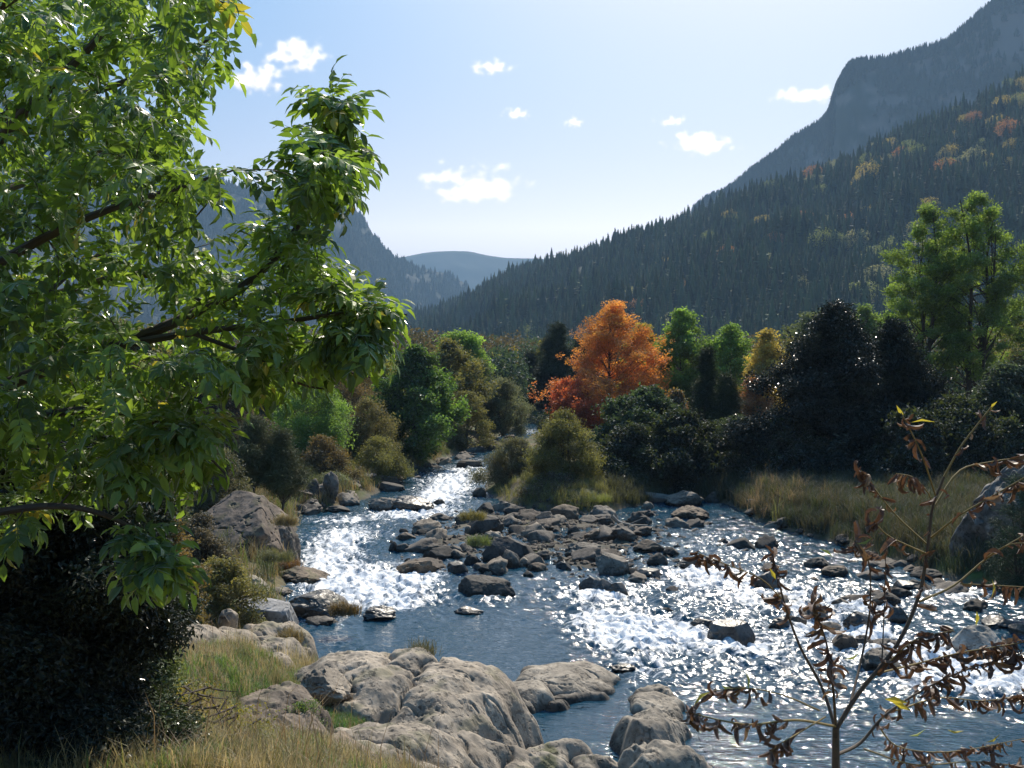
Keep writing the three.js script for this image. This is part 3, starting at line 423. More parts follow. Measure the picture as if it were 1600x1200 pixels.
// mid-river gravel bar
const barList = [
  [722, 800, 788, 838, DARK, 'large dark boulder crowned with a grass tuft at the head of the gravel bar', { ang: 0.8, det: 28 }],
  [783, 805, 812, 824, GREY, 'grey block right behind the grass-crowned boulder'],
  [755, 828, 788, 846, PALE, 'pale sharp-edged stone in front of the grass-crowned boulder'],
  [752, 834, 834, 880, [0.085, 0.075, 0.066], 'biggest black angular block of the gravel bar', { ang: 1, det: 30 }],
  [780, 857, 815, 889, GREY, 'round grey boulder leaning on the biggest black block'],
  [804, 849, 842, 878, DARK, 'dark angular boulder right of the round grey one', { ang: 0.9 }],
  [808, 869, 832, 888, PALE, 'small pale tilted stone under the dark angular boulder'],
  [724, 864, 752, 884, DARK, 'dark square block left of the biggest black block', { ang: 0.9 }],
  [659, 851, 712, 876, DARK, 'dark sloping slab at the left of the gravel bar', { ang: 0.9 }],
  [618, 872, 684, 897, BROWN, 'flat brown rock awash at the left tip of the gravel bar', { dz: 0.6, ang: 0.4 }],
  [698, 876, 732, 897, DARK, 'dark wet stone between flat brown rock and square block', { wet: 1 }],
  [746, 879, 788, 899, DARK, 'dark split stone in the shallows below the biggest black block', { ang: 0.9 }],
  [824, 877, 857, 894, BROWN, 'brown cobble boulder below the dark angular boulder'],
  [868, 874, 893, 892, [0.05, 0.046, 0.042], 'small black boulder at the lower edge of the gravel bar', { wet: 1 }],
  [714, 898, 806, 934, DARK, 'large loaf-shaped dark rock alone below the gravel bar', { dz: 0.55, ang: 0.7, det: 32, flatTop: 1 }],
  [817, 891, 834, 903, DARK, 'little dark stone right of the loaf-shaped rock'],
  [606, 845, 622, 862, DARK, 'upright dark splinter stone at the far left of the bar', { ang: 1 }],
  [618, 848, 640, 863, DARK, 'leaning dark splinter stone next to the upright one', { ang: 1, tilt: 0.4 }],
  [644, 814, 675, 827, DARK, 'dark low stone in the current above the gravel bar'],
  [622, 825, 638, 833, DARK, 'lone dark stone in the current left of the low one'],
  [647, 826, 668, 835, DARK, 'flat dark stone just below the dark low one in the current'],
  [702, 857, 728, 874, GREY, 'grey stone on the gravel between sloping slab and square block'],
  [676, 826, 690, 836, DARK, 'dark pebble boulder upstream of the gravel bar'],
  [881, 844, 943, 872, GREY, 'smooth grey whale-backed boulder right of the bar centre', { ang: 0.2, det: 24 }],
  [930, 862, 986, 900, GREY, 'grey blocky boulder at the lower right of the gravel bar', { ang: 0.6, det: 26 }],
  [904, 898, 944, 924, DARK, 'dark cleft rock standing in the water off the lower right of the bar', { ang: 0.8, wet: 1 }],
  [924, 902, 960, 927, [0.075, 0.07, 0.062], 'black middle stone of the cluster off the lower right of the bar', { wet: 1 }],
  [952, 908, 984, 931, DARK, 'right hand stone of the cluster off the lower right of the bar', { wet: 1 }],
  [912, 825, 954, 846, BROWN, 'brown angular stone on the upper part of the bar', { ang: 0.9 }],
  [922, 788, 967, 814, GREY, 'grey boulder at the tail of the vegetated island', { ang: 0.5 }],
  [886, 820, 908, 838, DARK, 'dark stone below the tail of the vegetated island'],
  [985, 841, 1040, 863, BROWN, 'long brown flat rock at the right edge of the bar', { dz: 0.6 }],
  [1010, 862, 1046, 886, DARK, 'dark rock beside the right channel below the long flat rock'],
  [1036, 853, 1062, 868, DARK, 'small dark rock jutting into the right channel'],
  [1052, 868, 1142, 891, DARK, 'long dark low rock across the glittering right channel', { dz: 0.4, ang: 0.6, wet: 1 }],
  [990, 886, 1038, 905, DARK, 'dark low rock awash between the bar and the right channel', { wet: 1 }],
  [1048, 788, 1110, 811, BROWN, 'brown boulder in the head of the right channel', { ang: 0.4, det: 20 }],
  [1038, 764, 1102, 786, GREY, 'rounded grey boulder beside the fallen log at the back channel', { e: 0.15, ang: 0.3, det: 20 }],
  [1050, 776, 1084, 787, PALE, 'pale flat stone in front of the rounded grey boulder at the back channel', {}],
  [1100, 766, 1130, 786, DARK, 'dark boulder in the shade at the corner of the right bank'],
  [708, 946, 756, 960, DARK, 'dark rock barely breaking the surface above the calm pool', { dz: 0.5, wet: 1 }],
  [938, 732, 968, 768, BROWN, 'leaning brown slab behind the yellow-green island bush', { e: 0.3, ang: 0.8, tilt: -0.5, dry: 1 }],
  [785, 788, 822, 806, DARK, 'dark boulder under the willow bush of the island'],
  [858, 786, 906, 812, BROWN, 'brown boulder under the yellow-green island bush', { e: 0.05 }],
  [1106, 966, 1182, 1006, [0.15, 0.135, 0.12], 'angular dark slab tilted out of the lower rapids', { ang: 1, flatTop: 1, dz: 0.55, det: 30, wet: 1 }],
  [1080, 965, 1120, 980, DARK, 'dark low stone touching the left of the tilted slab in the lower rapids', { dz: 0.5, wet: 1 }],
  [1200, 963, 1246, 982, DARK, 'wedge-shaped dark stone right of the tilted slab', { dz: 0.5, ang: 0.8, wet: 1 }],
  [1318, 952, 1374, 982, [0.06, 0.055, 0.05], 'black sloping boulder among the glitter on the right', { ang: 0.7, wet: 1, dz: 0.6 }],
  [1258, 939, 1300, 963, BROWN, 'brown stone left of the black sloping boulder'],
  [1390, 944, 1426, 974, DARK, 'dark stone right of the black sloping boulder', { wet: 1 }],
  [1360, 920, 1412, 946, DARK, 'dark boulder behind the black sloping boulder'],
  [1424, 886, 1472, 906, DARK, 'dark stone by the shaded right bank'],
  [1472, 968, 1570, 1028, [0.40, 0.37, 0.32], 'big pale pointed boulder in the water at the right', { ang: 0.7, dz: 0.8, det: 36 }],
  [1534, 959, 1586, 982, DARK, 'dark rounded stone behind the big pale pointed boulder', { wet: 1 }],
  [1346, 1008, 1412, 1050, GREY, 'grey rounded rock behind the withered sapling', { ang: 0.2, dz: 0.8 }],
  [1258, 868, 1300, 888, DARK, 'dark flat stone near the shaded bank at the top of the right rapids'],
  [1284, 882, 1328, 902, BROWN, 'brown flat stone next to the dark one near the shaded bank'],
  [1172, 890, 1222, 922, DARK, 'dark double-humped stone in the right rapids', { wet: 1, dz: 0.6 }],
  [1300, 932, 1328, 948, GREY, 'small pale-topped stone in the right rapids'],
  [1400, 905, 1440, 922, DARK, 'low dark stone under the right bank grass', { wet: 1 }],
  [1544, 905, 1600, 928, DARK, 'dark stone at the foot of the tall right-hand rock face', { wet: 1 }],
];
for (const [x0, y0, x1, y1, tone, label, o] of barList) R('river_boulder', label, [x0, y0, x1, y1], { tone, ang: 0.6, ...o });
R('rock_face', 'tall grey rock face rising at the right edge of the river', [1476, 690, 1700, 912], { e: 0, tone: [0.22, 0.20, 0.175], det: 56, dz: 0.8, ang: 0.5, cracks: 0.9, lump: 0.35, lichen: 0.8, seed: 91 });
// loose stones: a few variants, every stone a thing of its own
{
  const variants = [], r = rng(404);
  for (let i = 0; i < 10; i++) { const g = rockGeo(500 + i, 6, 0.5, 0.22 + r() * 0.2, 0.34 + r() * 0.14, { ang: 0.3 + 0.7 * r(), cracks: 0, lump: 0.42 }); variants.push(rockFinish(g, { s: i * 3.1, dry: 1, tone: [[0.16, 0.135, 0.11], [0.085, 0.073, 0.06], [0.26, 0.215, 0.165], [0.13, 0.10, 0.075]][i % 4], uv: 0.9 })); }
  const stone = (x, d, s, label, group) => { const m = new THREE.Mesh(variants[Math.floor(r() * 10)], rockMat); m.position.set(x, Math.max(ground(x, d), -0.06) + s * 0.08, -d); m.rotation.set((r() - 0.5) * 0.5, r() * 6.28, (r() - 0.5) * 0.5); m.scale.set(s * (0.8 + r() * 0.5), s * (0.7 + r() * 0.5), s * (0.8 + r() * 0.4)); tag(m, label, 'stone', group); add(m, 'loose_stone'); };
  let n = 0; while (n < 140) { const x = -5 + r() * 14, d = 27 + r() * 18, b = polySd(barPoly, x, d) + n2(x, d) * 0.8; if (b > 0.35) continue; stone(x, d, 0.18 + Math.pow(r(), 2.6) * 1.0, 'small loose stone among the boulders of the mid-river gravel bar', 'loose stones on the gravel bar'); n++; }
  n = 0; while (n < 60) { const x = 3 + r() * 13, d = 22 + r() * 22; if (polySd(waterPoly, x, d) > -0.2 || x < 3 + (d - 22) * 0.12) continue; stone(x, d, 0.25 + Math.pow(r(), 2) * 0.6, 'small stone poking out of the right-hand rapids', 'stones in the right-hand rapids'); n++; }
  n = 0; while (n < 46) { const t = r(), px = lerp(452, 660, t) + (r() - 0.5) * 30, py = lerp(806, 736, t) + (r() - 0.4) * 14, p = onY(px, py); const s = polySd(waterPoly, p.x, -p.z); if (s < -0.8 || s > 1.2) continue; stone(p.x, -p.z, 0.3 + r() * 0.6, 'small stone along the edge of the far left bank', 'stones along the far left bank'); n++; }
  n = 0; while (n < 30) { const t = r(), px = lerp(660, 800, t) + (r() - 0.5) * 20, py = lerp(738, 684, t) + (r() - 0.4) * 8, p = onY(px, py); stone(p.x, -p.z, 0.4 + r() * 0.8, 'small dark stone at the water line under the far bushes', 'stones under the far bushes'); n++; }
  n = 0; while (n < 26) { const t = r(), px = lerp(1130, 1480, t), py = lerp(790, 905, t) + (r() - 0.3) * 12, p = onY(px, py); stone(p.x, -p.z, 0.25 + r() * 0.5, 'small stone at the foot of the shaded right bank', 'stones at the foot of the right bank'); n++; }
  // gravel between them
  const gv = new THREE.InstancedMesh(variants[3], rockMat, 2600), M = new THREE.Matrix4(), Q = new THREE.Quaternion(), E = new THREE.Euler(); n = 0;
  while (n < 2600) { const x = -6 + r() * 15, d = 26 + r() * 20, b = polySd(barPoly, x, d) + n2(x * 0.8, d * 0.8) * 1.0; if (b > 0.3) continue; const s = 0.07 + r() * r() * 0.25; M.compose(V(x, Math.max(ground(x, d), -0.05) + s * 0.05, -d), Q.setFromEuler(E.set(r(), r() * 6.3, r())), V(s, s * 0.8, s)); gv.setMatrixAt(n++, M); }
  tag(gv, 'gravel and pebbles of the mid-river bar', 'gravel', null, 'stuff'); add(gv, 'gravel');
}
// ---------------------------------------------------------------- vegetation kit
// foliage: thin sheets that let light through, waxy on top
const leafMat = (o = {}) => new THREE.MeshPhysicalMaterial({ color: 0xffffff, roughness: 0.97, transmission: 0.6, thickness: 0, clearcoat: 0.15, clearcoatRoughness: 0.3, ior: 1.45, side: THREE.DoubleSide, ...o });
const LEAF = leafMat(), NEEDLE = leafMat({ transmission: 0.15, clearcoat: 0.2, clearcoatRoughness: 0.5 }), GLOSSY = leafMat({ transmission: 0.2, clearcoat: 0.5, clearcoatRoughness: 0.2 }), BLADE = leafMat({ transmission: 0.55, clearcoat: 0.25, clearcoatRoughness: 0.45 });
const BARK = new THREE.MeshStandardMaterial({ color: rgb(0.10, 0.082, 0.065), map: barkMap, bumpMap: barkMap, bumpScale: 0.02, roughness: 0.95 });
const PALEBARK = new THREE.MeshStandardMaterial({ color: rgb(0.24, 0.21, 0.17), map: barkMap, bumpMap: barkMap, bumpScale: 0.01, roughness: 0.9 });
function leafTris(out, base, dir, up, len, wid, fold = 0.25) { // a folded leaf of four triangles
  const side = V(0, 0, 0).crossVectors(dir, up).normalize(), nrm = V(0, 0, 0).crossVectors(side, dir).normalize();
  const a = base, m = base.clone().addScaledVector(dir, len * 0.45), t = base.clone().addScaledVector(dir, len).addScaledVector(nrm, -len * 0.12), l = m.clone().addScaledVector(side, wid / 2).addScaledVector(nrm, wid * fold), r = m.clone().addScaledVector(side, -wid / 2).addScaledVector(nrm, wid * fold);
  for (const q of [a, m, l, m, t, l, a, r, m, m, r, t]) out.push(q.x, q.y, q.z);
}
function geoOf(tris) { const g = new THREE.BufferGeometry(); g.setAttribute('position', new THREE.Float32BufferAttribute(tris, 3)); g.computeVertexNormals(); return g; }
function dirRand(r) { const z = r() * 2 - 1, a = r() * 6.2832, s = Math.sqrt(1 - z * z); return V(Math.cos(a) * s, z, Math.sin(a) * s); }
function sprayGeo(seed, n, size, len, wid, droop = 0.3) { // a loose bunch of leaves about its origin
  const r = rng(seed), t = [];
  for (let i = 0; i < n; i++) { const p = dirRand(r).multiplyScalar(size * Math.cbrt(r())); p.y *= 0.7; const d = dirRand(r); d.y = d.y * 0.5 - droop; d.normalize(); const u = dirRand(r); u.y = Math.abs(u.y) + 0.6; leafTris(t, p, d, u.normalize(), len * (0.7 + 0.6 * r()), wid * (0.7 + 0.6 * r())); }
  return geoOf(t);
}
const SPRAY = { broad: [1, 2, 3].map((s) => sprayGeo(s, 13, 0.34, 0.17, 0.095)), fine: [4, 5, 6].map((s) => sprayGeo(s, 16, 0.30, 0.11, 0.045)), needle: [7, 8, 9].map((s) => sprayGeo(s, 22, 0.32, 0.26, 0.022, 0.15)), small: [10, 11].map((s) => sprayGeo(s, 16, 0.13, 0.05, 0.026)), tiny: [14, 15].map((s) => sprayGeo(s, 30, 0.15, 0.036, 0.016)), holly: [12, 13].map((s) => sprayGeo(s, 16, 0.30, 0.13, 0.07)) };
const PROF = {
  round: (t) => Math.sqrt(Math.max(0.02, 1 - Math.pow(2 * t - 0.9, 2) / 1.25)), column: (t) => Math.pow(Math.sin(Math.PI * clamp(0.12 + t * 0.86, 0, 1)), 0.55), cone: (t) => Math.max(0.05, Math.pow(1 - t, 0.85)),
  spire: (t) => Math.max(0.04, Math.pow(1 - t, 0.66) * (0.9 + 0.2 * sstep(0, 0.2, t))),
  dome: (t) => Math.sqrt(Math.max(0.02, 1 - t * t)), flame: (t) => Math.max(0.06, Math.pow(1 - t, 0.62) * (0.75 + 0.5 * sstep(0, 0.25, t))), egg: (t) => Math.max(0.05, Math.pow(Math.sin(Math.PI * Math.pow(clamp(t * 0.93 + 0.07, 0, 1), 0.8)), 0.75)),
};
const TM = new THREE.Matrix4(), TQ = new THREE.Quaternion(), TE = new THREE.Euler(), TC = new THREE.Color();
// a tree or bush: trunk with limbs, crown of leaf sprays held in lobes
function plant(name, label, category, o) {
  const r = rng(o.seed ?? Math.round(o.px * 7 + o.top * 13 + o.d)), foot = at(o.px, 600, o.d), gy = o.y ?? ground(foot.x, o.d), Ht = at(o.px, o.top, o.d).y - gy, Rr = o.w / 2 / F * o.d, bot = o.bot ?? 0.15, prof = PROF[o.shape ?? 'round'];
  const g = new THREE.Group(); g.position.set(foot.x, gy - 0.1, -o.d);
  const stems = o.stems ?? 1, lean = o.lean ?? 0, wood = [], lobes = [], L = Math.round((o.lobes ?? 36) * 1.35), k1 = r() * 90, thick = o.thick ?? clamp(Ht * 0.016, 0.03, 0.35), tops = [];
  for (let s = 0; s < stems; s++) {
    const a = s / stems * 6.28 + r() * 2, off = stems > 1 ? Rr * (o.spreadStems ?? 0.3) : 0, b = V(Math.cos(a) * off * 0.12, 0, Math.sin(a) * off * 0.12), top = V(Math.cos(a) * off + lean * Ht, Ht * (stems > 1 ? 0.8 + 0.2 * r() : 0.96), Math.sin(a) * off * 0.8);
    const p = [b]; for (let i = 1; i <= 5; i++) p.push(b.clone().lerp(top, i / 5).add(V((r() - 0.5) * Ht * 0.035, 0, (r() - 0.5) * Ht * 0.035)));
    wood.push(limb(p, thick, thick * 0.12, 7, 16, 0.8)); tops.push(new THREE.CatmullRomCurve3(p));
  }
  for (let i = 0; i < L; i++) {
    const t = i < 2 ? 0.97 : Math.pow((i + r()) / L, o.low ?? 1), a = i * 2.4 + r() * 1.2, env = Rr * prof(t) * (0.78 + 0.42 * r()) * (1 + 0.35 * n3(Math.cos(a) * 1.3 + k1, t * 2.6, Math.sin(a) * 1.3)), rr = env * (0.35 + 0.62 * Math.sqrt(r())), lr = Rr * (o.lobeR ?? (o.shape === 'dome' ? 0.22 : 0.25)) * (0.5 + 0.85 * r()) * (0.45 + 0.55 * Math.min(1, prof(t)));
    const y = Ht * (bot + (1 - bot) * t) - lr * 0.5 * t, c = V(Math.cos(a) * Math.max(0, rr - lr * 0.3) + lean * y, y, Math.sin(a) * Math.max(0, rr - lr * 0.3));
    lobes.push([c, lr, 0.72 + 0.56 * r(), V(Math.cos(a), 0.25, Math.sin(a)).multiplyScalar(lr * 0.7)]);
    const cv = tops[i % stems], hs = clamp((y - Ht * (0.10 + 0.12 * r())) / Ht * (stems > 1 ? 1.15 : 1), 0.06, 0.95), st = cv.getPoint(hs);
    if (o.noLimbs !== true) wood.push(limb([st, st.clone().lerp(c, 0.5).add(V(0, -lr * 0.15, 0)), c], thick * 0.42 * (1.1 - hs), 0.012, 4, 4));
  }
  wood.forEach((w) => { w.deleteAttribute('normal'); w.computeVertexNormals(); });
  mesh(mergeGeometries(wood), o.bark ?? BARK, 'trunk', g);
  const wsum = lobes.map(([, l]) => l * l), tot = wsum.reduce((a, b) => a + b, 0), kit = SPRAY[o.kit ?? 'broad'], N = Math.round((o.n ?? 900) * 1.15), cols = o.cols, per = Math.ceil(N / 1);
  const inst = new THREE.InstancedMesh(kit[Math.floor(r() * kit.length)], o.mat ?? LEAF, per);
  for (let i = 0; i < per; i++) {
    let q = r() * tot, li = 0; while (li < L - 1 && (q -= wsum[li]) > 0) li++;
    const [c, lr, lt, ld] = lobes[li]; let p; 
    for (let tries = 0; tries < 4; tries++) { const dv = dirRand(r); p = c.clone().addScaledVector(ld, r() * 2 - 0.8).addScaledVector(dv.multiply(V(1.05, 0.8, 1.05)), lr * (0.2 + 1.05 * Math.pow(r(), 0.8))); if (n3(p.x * 2.6 / Rr + k1, p.y * 3.4 / Rr, p.z * 2.6 / Rr) > (o.gap ?? -0.05)) break; }
    if (p.y < 0.1) p.y = 0.1 + r() * 0.3;
    const s = (o.size ?? 1) * (0.7 + 0.65 * r());
    TM.compose(p, TQ.setFromEuler(TE.set((r() - 0.5) * 1.1, r() * 6.283, (r() - 0.5) * 1.1)), V(s, s, s)); inst.setMatrixAt(i, TM);
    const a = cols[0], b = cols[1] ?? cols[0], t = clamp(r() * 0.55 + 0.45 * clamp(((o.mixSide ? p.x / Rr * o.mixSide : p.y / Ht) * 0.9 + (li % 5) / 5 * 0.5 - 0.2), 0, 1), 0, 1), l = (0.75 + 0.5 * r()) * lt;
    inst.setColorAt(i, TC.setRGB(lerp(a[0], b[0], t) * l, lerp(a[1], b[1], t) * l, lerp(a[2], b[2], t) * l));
  }
  inst.name = 'crown'; inst.userData.kind = 'stuff'; g.add(inst);
  tag(g, label, category, o.group); return add(g, name);
}
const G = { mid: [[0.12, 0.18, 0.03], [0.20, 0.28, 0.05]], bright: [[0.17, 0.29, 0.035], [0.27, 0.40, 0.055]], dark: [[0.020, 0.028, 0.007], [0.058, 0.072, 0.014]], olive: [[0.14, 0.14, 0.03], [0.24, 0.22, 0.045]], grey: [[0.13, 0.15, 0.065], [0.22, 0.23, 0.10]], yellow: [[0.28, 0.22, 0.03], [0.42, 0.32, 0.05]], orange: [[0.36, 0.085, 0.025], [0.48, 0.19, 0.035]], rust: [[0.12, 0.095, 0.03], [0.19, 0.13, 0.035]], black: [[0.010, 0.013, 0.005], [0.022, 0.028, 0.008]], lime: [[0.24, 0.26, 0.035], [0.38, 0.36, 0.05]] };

// conifers: trunk and whorls of drooping, ragged boughs, in three variants shared by the whole hillside
function coniferGeo(seed, whorls, per, slim, tris = 2) {
  const r = rng(seed), t = [];
  for (let i = 0; i < whorls; i++) {
    const h = 0.06 + 0.94 * Math.pow(i / whorls, 0.92), R = slim * (1 - h) * (0.75 + 0.5 * r()) + 0.012, n = Math.max(4, Math.round(per * (1 - h * 0.5)));
    for (let k = 0; k < n; k++) {
      const a = (k + r()) / n * 6.283, L = R * (0.65 + 0.6 * r()), d = V(Math.cos(a), -0.30 - 0.25 * r() + h * 0.55, Math.sin(a)).normalize(), s = V(-Math.sin(a), 0, Math.cos(a)), b = V(0, h, 0), w = L * 0.34;
      const tip = b.clone().addScaledVector(d, L), m = b.clone().addScaledVector(d, L * 0.55);
      const l = m.clone().addScaledVector(s, w).add(V(0, -L * 0.20, 0)), q = m.clone().addScaledVector(s, -w).add(V(0, -L * 0.20, 0));
      for (const v of [b, l, tip, b, tip, q]) t.push(v.x, v.y, v.z);
      if (tris > 2) { const e = b.clone().addScaledVector(d, L * 0.8), f = e.clone().addScaledVector(s, w * 0.7).add(V(0, -L * 0.16, 0)), f2 = e.clone().addScaledVector(s, -w * 0.7).add(V(0, -L * 0.16, 0)); for (const v of [m, f, tip, m, tip, f2]) t.push(v.x, v.y, v.z); }
    }
  }
  for (let j = 0; j < 7; j++) for (let k = 0; k < 8; k++) { const R = (h) => slim * 0.62 * (1 - h) * (1 + 0.35 * (r() - 0.5)) + 0.004, h0 = 0.05 + 0.13 * j, h1 = h0 + 0.15, a0 = k / 8 * 6.283, a1 = (k + 1) / 8 * 6.283, p = (h, a, q) => [Math.cos(a) * q, h, Math.sin(a) * q], q0 = R(h0), q1 = R(Math.min(1, h1)) * 0.8; t.push(...p(h0, a0, q0), ...p(h1, a0, q1), ...p(h0, a1, q0), ...p(h0, a1, q0), ...p(h1, a0, q1), ...p(h1, a1, q1)); }
  return geoOf(t);
}
const stemGeo = (() => { const g = new THREE.CylinderGeometry(0.003, 0.014, 1, 5); g.translate(0, 0.5, 0); return g; })();
const CONIFER = [coniferGeo(31, 13, 9, 0.23), coniferGeo(32, 12, 8, 0.28), coniferGeo(33, 14, 9, 0.19), coniferGeo(34, 11, 8, 0.33)];
const FIR = [[0.024, 0.043, 0.022], [0.036, 0.060, 0.027], [0.018, 0.036, 0.022], [0.050, 0.068, 0.028]].map((c) => new THREE.MeshStandardMaterial({ color: rgb(...c), roughness: 0.9, side: THREE.DoubleSide }));
const ROUNDFINE = [sprayGeo(43, 900, 0.5, 0.06, 0.038), sprayGeo(44, 900, 0.5, 0.055, 0.036)].map((g) => { g.translate(0, 0.45, 0); return g; });
const AUTUMN = [[0.38, 0.29, 0.05], [0.36, 0.16, 0.04], [0.20, 0.23, 0.05], [0.28, 0.27, 0.10]].map((c) => leafMat({ color: rgb(...c), clearcoat: 0.1 }));

// the wood on the near hill: 300 nearest and ridge conifers one by one, the rest a mass
{
  const r = rng(808), cand = [];
  const eye = V(0, EYE, 0);
  for (let i = 0; i < 13000; i++) {
    const u = 0.04 + 0.90 * r(), t = Math.pow(r(), 0.85) * 1.02, p = hillNear.at(u, t), m = fbm2(p.x * 0.012 + 3, p.z * 0.012, 3);
    if (p.y < 2) continue;
    const px = 800 + p.x / -p.z * F; if (px > 1750 || px < 560) continue;
    const clearing = (fbm2(p.x * 0.02 + 8, p.y * 0.03, 2) > 0.34 && px > 1300) || (px > 1290 && px < 1420 && t > 0.12 && t < 0.2 && m > -0.1);
    if (clearing && r() < 0.8) continue;
    cand.push({ p, s: (11 + 9 * r() + (r() < 0.1 ? 5 : 0)) * (1 - 0.22 * t), k: Math.floor(r() * 4), c: Math.floor(r() * 4), a: r() * 6.28, px, t, q: r() });
  }
  const conifer = (e, label, group) => { const g = new THREE.Group(); mesh(CONIFER[e.k], FIR[e.c], 'boughs', g); mesh(stemGeo, BARK, 'trunk', g); g.position.copy(e.p).y -= 0.5; g.rotation.y = e.a; g.scale.set(e.s * (e.w ?? 1.12), e.s, e.s * (e.w ?? 1.12)); tag(g, label, 'conifer', group); return add(g, 'conifer'); };
  const colored = (e, label, group, m) => { const g = new THREE.Group(), s = e.s * 1.0; mesh(ROUNDFINE[e.k % 2], AUTUMN[m], 'crown', g); mesh(stemGeo, BARK, 'trunk', g); g.position.copy(e.p).y -= 0.4; g.rotation.y = e.a; g.scale.set(s, s * 1.15, s); tag(g, label, 'tree', group); return add(g, 'broadleaf_tree'); };
  const aut = cand.filter((e) => e.px > 1050 && (e.t > 0.4 || e.q < 0.02) && fbm2(e.p.x * 0.006, e.p.y * 0.02, 2) > -0.12 && e.q < 0.13 * sstep(1050, 1450, e.px) + 0.02).slice(0, 105), lowA = cand.filter((e) => e.px < 1500 && e.t < 0.5 && e.q > 0.985).slice(0, 34);
  const kinds = [['yellow autumn tree among the conifers of the wooded hill', 'yellow trees on the wooded hill'], ['orange autumn tree among the conifers of the wooded hill', 'orange trees on the wooded hill'], ['yellow-green broadleaf tree among the conifers of the wooded hill', 'yellow-green trees on the wooded hill'], ['pale olive broadleaf tree among the conifers of the wooded hill', 'pale olive trees on the wooded hill']];
  for (const e of [...aut, ...lowA]) { const m = e.t < 0.5 ? [2, 3, 3, 2, 1][Math.floor(e.q * 5000) % 5] : [0, 0, 1, 3, 2, 0, 2, 3][Math.floor(e.a * 50) % 8]; colored(e, ...kinds[m], m); e.used = 1; }
  // one early yellow tree high on the left slope
  { const e = { p: hillNear.at(0.44, 0.62), s: 15, k: 0, a: 1 }; colored(e, 'single bright yellow-orange tree standing alone in the dark conifers', undefined, 0); }
  const ridge = cand.filter((e) => !e.used && e.t > 0.955 && e.px < 1330).sort((a, b) => a.px - b.px), rest0 = cand.filter((e) => !e.used && !(e.t > 0.955 && e.px < 1330)).sort((a, b) => b.s / -b.p.z - a.s / -a.p.z);
  const single = new Set();
  ridge.filter((e, i) => i % Math.ceil(ridge.length / 120) === 0).forEach((e) => { e.w = 1.2; single.add(e); conifer(e, 'dark conifer against the sky along the crest of the wooded hill', 'conifers along the hill crest'); });
  rest0.slice(0, 170).forEach((e) => { single.add(e); conifer(e, 'dark conifer on the lower slope of the wooded hill', 'conifers on the lower hillside'); });
  const mass = cand.filter((e) => !e.used && !single.has(e)), forest = new THREE.Group();
  for (let k = 0; k < 4; k++) {
    const a = mass.filter((e) => e.k === k), im = new THREE.InstancedMesh(CONIFER[k], new THREE.MeshStandardMaterial({ color: 0xffffff, roughness: 0.9, side: THREE.DoubleSide }), a.length);
    a.forEach((e, i) => { TM.compose(e.p.clone().setY(e.p.y - 0.5), TQ.setFromEuler(TE.set(0, e.a, 0)), V(e.s * 1.12, e.s, e.s * 1.12)); im.setMatrixAt(i, TM); const l = 0.35 + 1.3 * e.q; im.setColorAt(i, TC.setRGB(0.034 * l + 0.012 * e.c, 0.060 * l + 0.010 * e.c, 0.026 * l)); });
    im.name = 'conifers'; im.userData.kind = 'stuff'; forest.add(im);
  }
  tag(forest, 'dense conifer forest covering the wooded hill', 'forest', null, 'stuff'); add(forest, 'hill_forest');
  // trees along the cliff ridge behind
  const back = new THREE.Group(), list = [];
  for (let i = 0; i < 9000; i++) { const u = 0.05 + 0.85 * r(), t = r() < 0.35 ? 0.985 + 0.02 * r() : Math.pow(r(), 0.8), p = hillBack.at(u, Math.min(t, 0.999)), steep = fbm2(p.x * 0.01 + 9, p.y * 0.014, 4); if (steep > 0.22 && t < 0.97) continue; if (u > 0.46 && u < 0.62 && t > 0.62 && t < 0.95) continue; list.push([p, 9 + 8 * r(), Math.floor(r() * 4), r()]); }
  for (let k = 0; k < 4; k++) {
    const a = list.filter((e) => e[2] === k), im = new THREE.InstancedMesh(CONIFER[k], new THREE.MeshStandardMaterial({ color: 0xffffff, roughness: 0.9, side: THREE.DoubleSide }), a.length);
    a.forEach(([p, s, , q], i) => { TM.compose(p, TQ.setFromEuler(TE.set(0, q * 6.28, 0)), V(s * 1.2, s, s * 1.2)); im.setMatrixAt(i, TM); const l = 0.6 + 0.8 * q; im.setColorAt(i, TC.setRGB(0.035 * l, 0.045 * l, 0.026 * l)); });
    im.name = 'conifers'; im.userData.kind = 'stuff'; back.add(im);
  }
  tag(back, 'far conifer wood on the hazy cliff ridge', 'forest', null, 'stuff'); add(back, 'ridge_forest');
}
// woods on the left mountain
{
  const r = rng(515), g = new THREE.Group(), list = [];
  for (let i = 0; i < 9000; i++) { const u = 0.2 + 0.8 * r(), t = Math.pow(r(), 0.8) * 0.99, p = hillLeft.at(u, t); if (fbm2(p.x * 0.006, p.y * 0.012, 4) > 0.2 && r() < 0.85) continue; list.push([p, 11 + 9 * r(), Math.floor(r() * 4), r()]); }
  for (let k = 0; k < 4; k++) { const a = list.filter((e) => e[2] === k), im = new THREE.InstancedMesh(CONIFER[k], new THREE.MeshStandardMaterial({ color: 0xffffff, roughness: 0.9, side: THREE.DoubleSide }), a.length); a.forEach(([p, s, , q], i) => { TM.compose(p, TQ.setFromEuler(TE.set(0, q * 6.28, 0)), V(s * 1.5, s, s * 1.5)); im.setMatrixAt(i, TM); const l = 0.6 + 0.8 * q; im.setColorAt(i, TC.setRGB(0.028 * l, 0.040 * l, 0.024 * l)); }); im.name = 'conifers'; im.userData.kind = 'stuff'; g.add(im); }
  tag(g, 'far conifer wood on the hazy left mountain', 'forest', null, 'stuff'); add(g, 'mountain_forest');
}
// ---------------------------------------------------------------- trees of the valley floor
const T = plant;
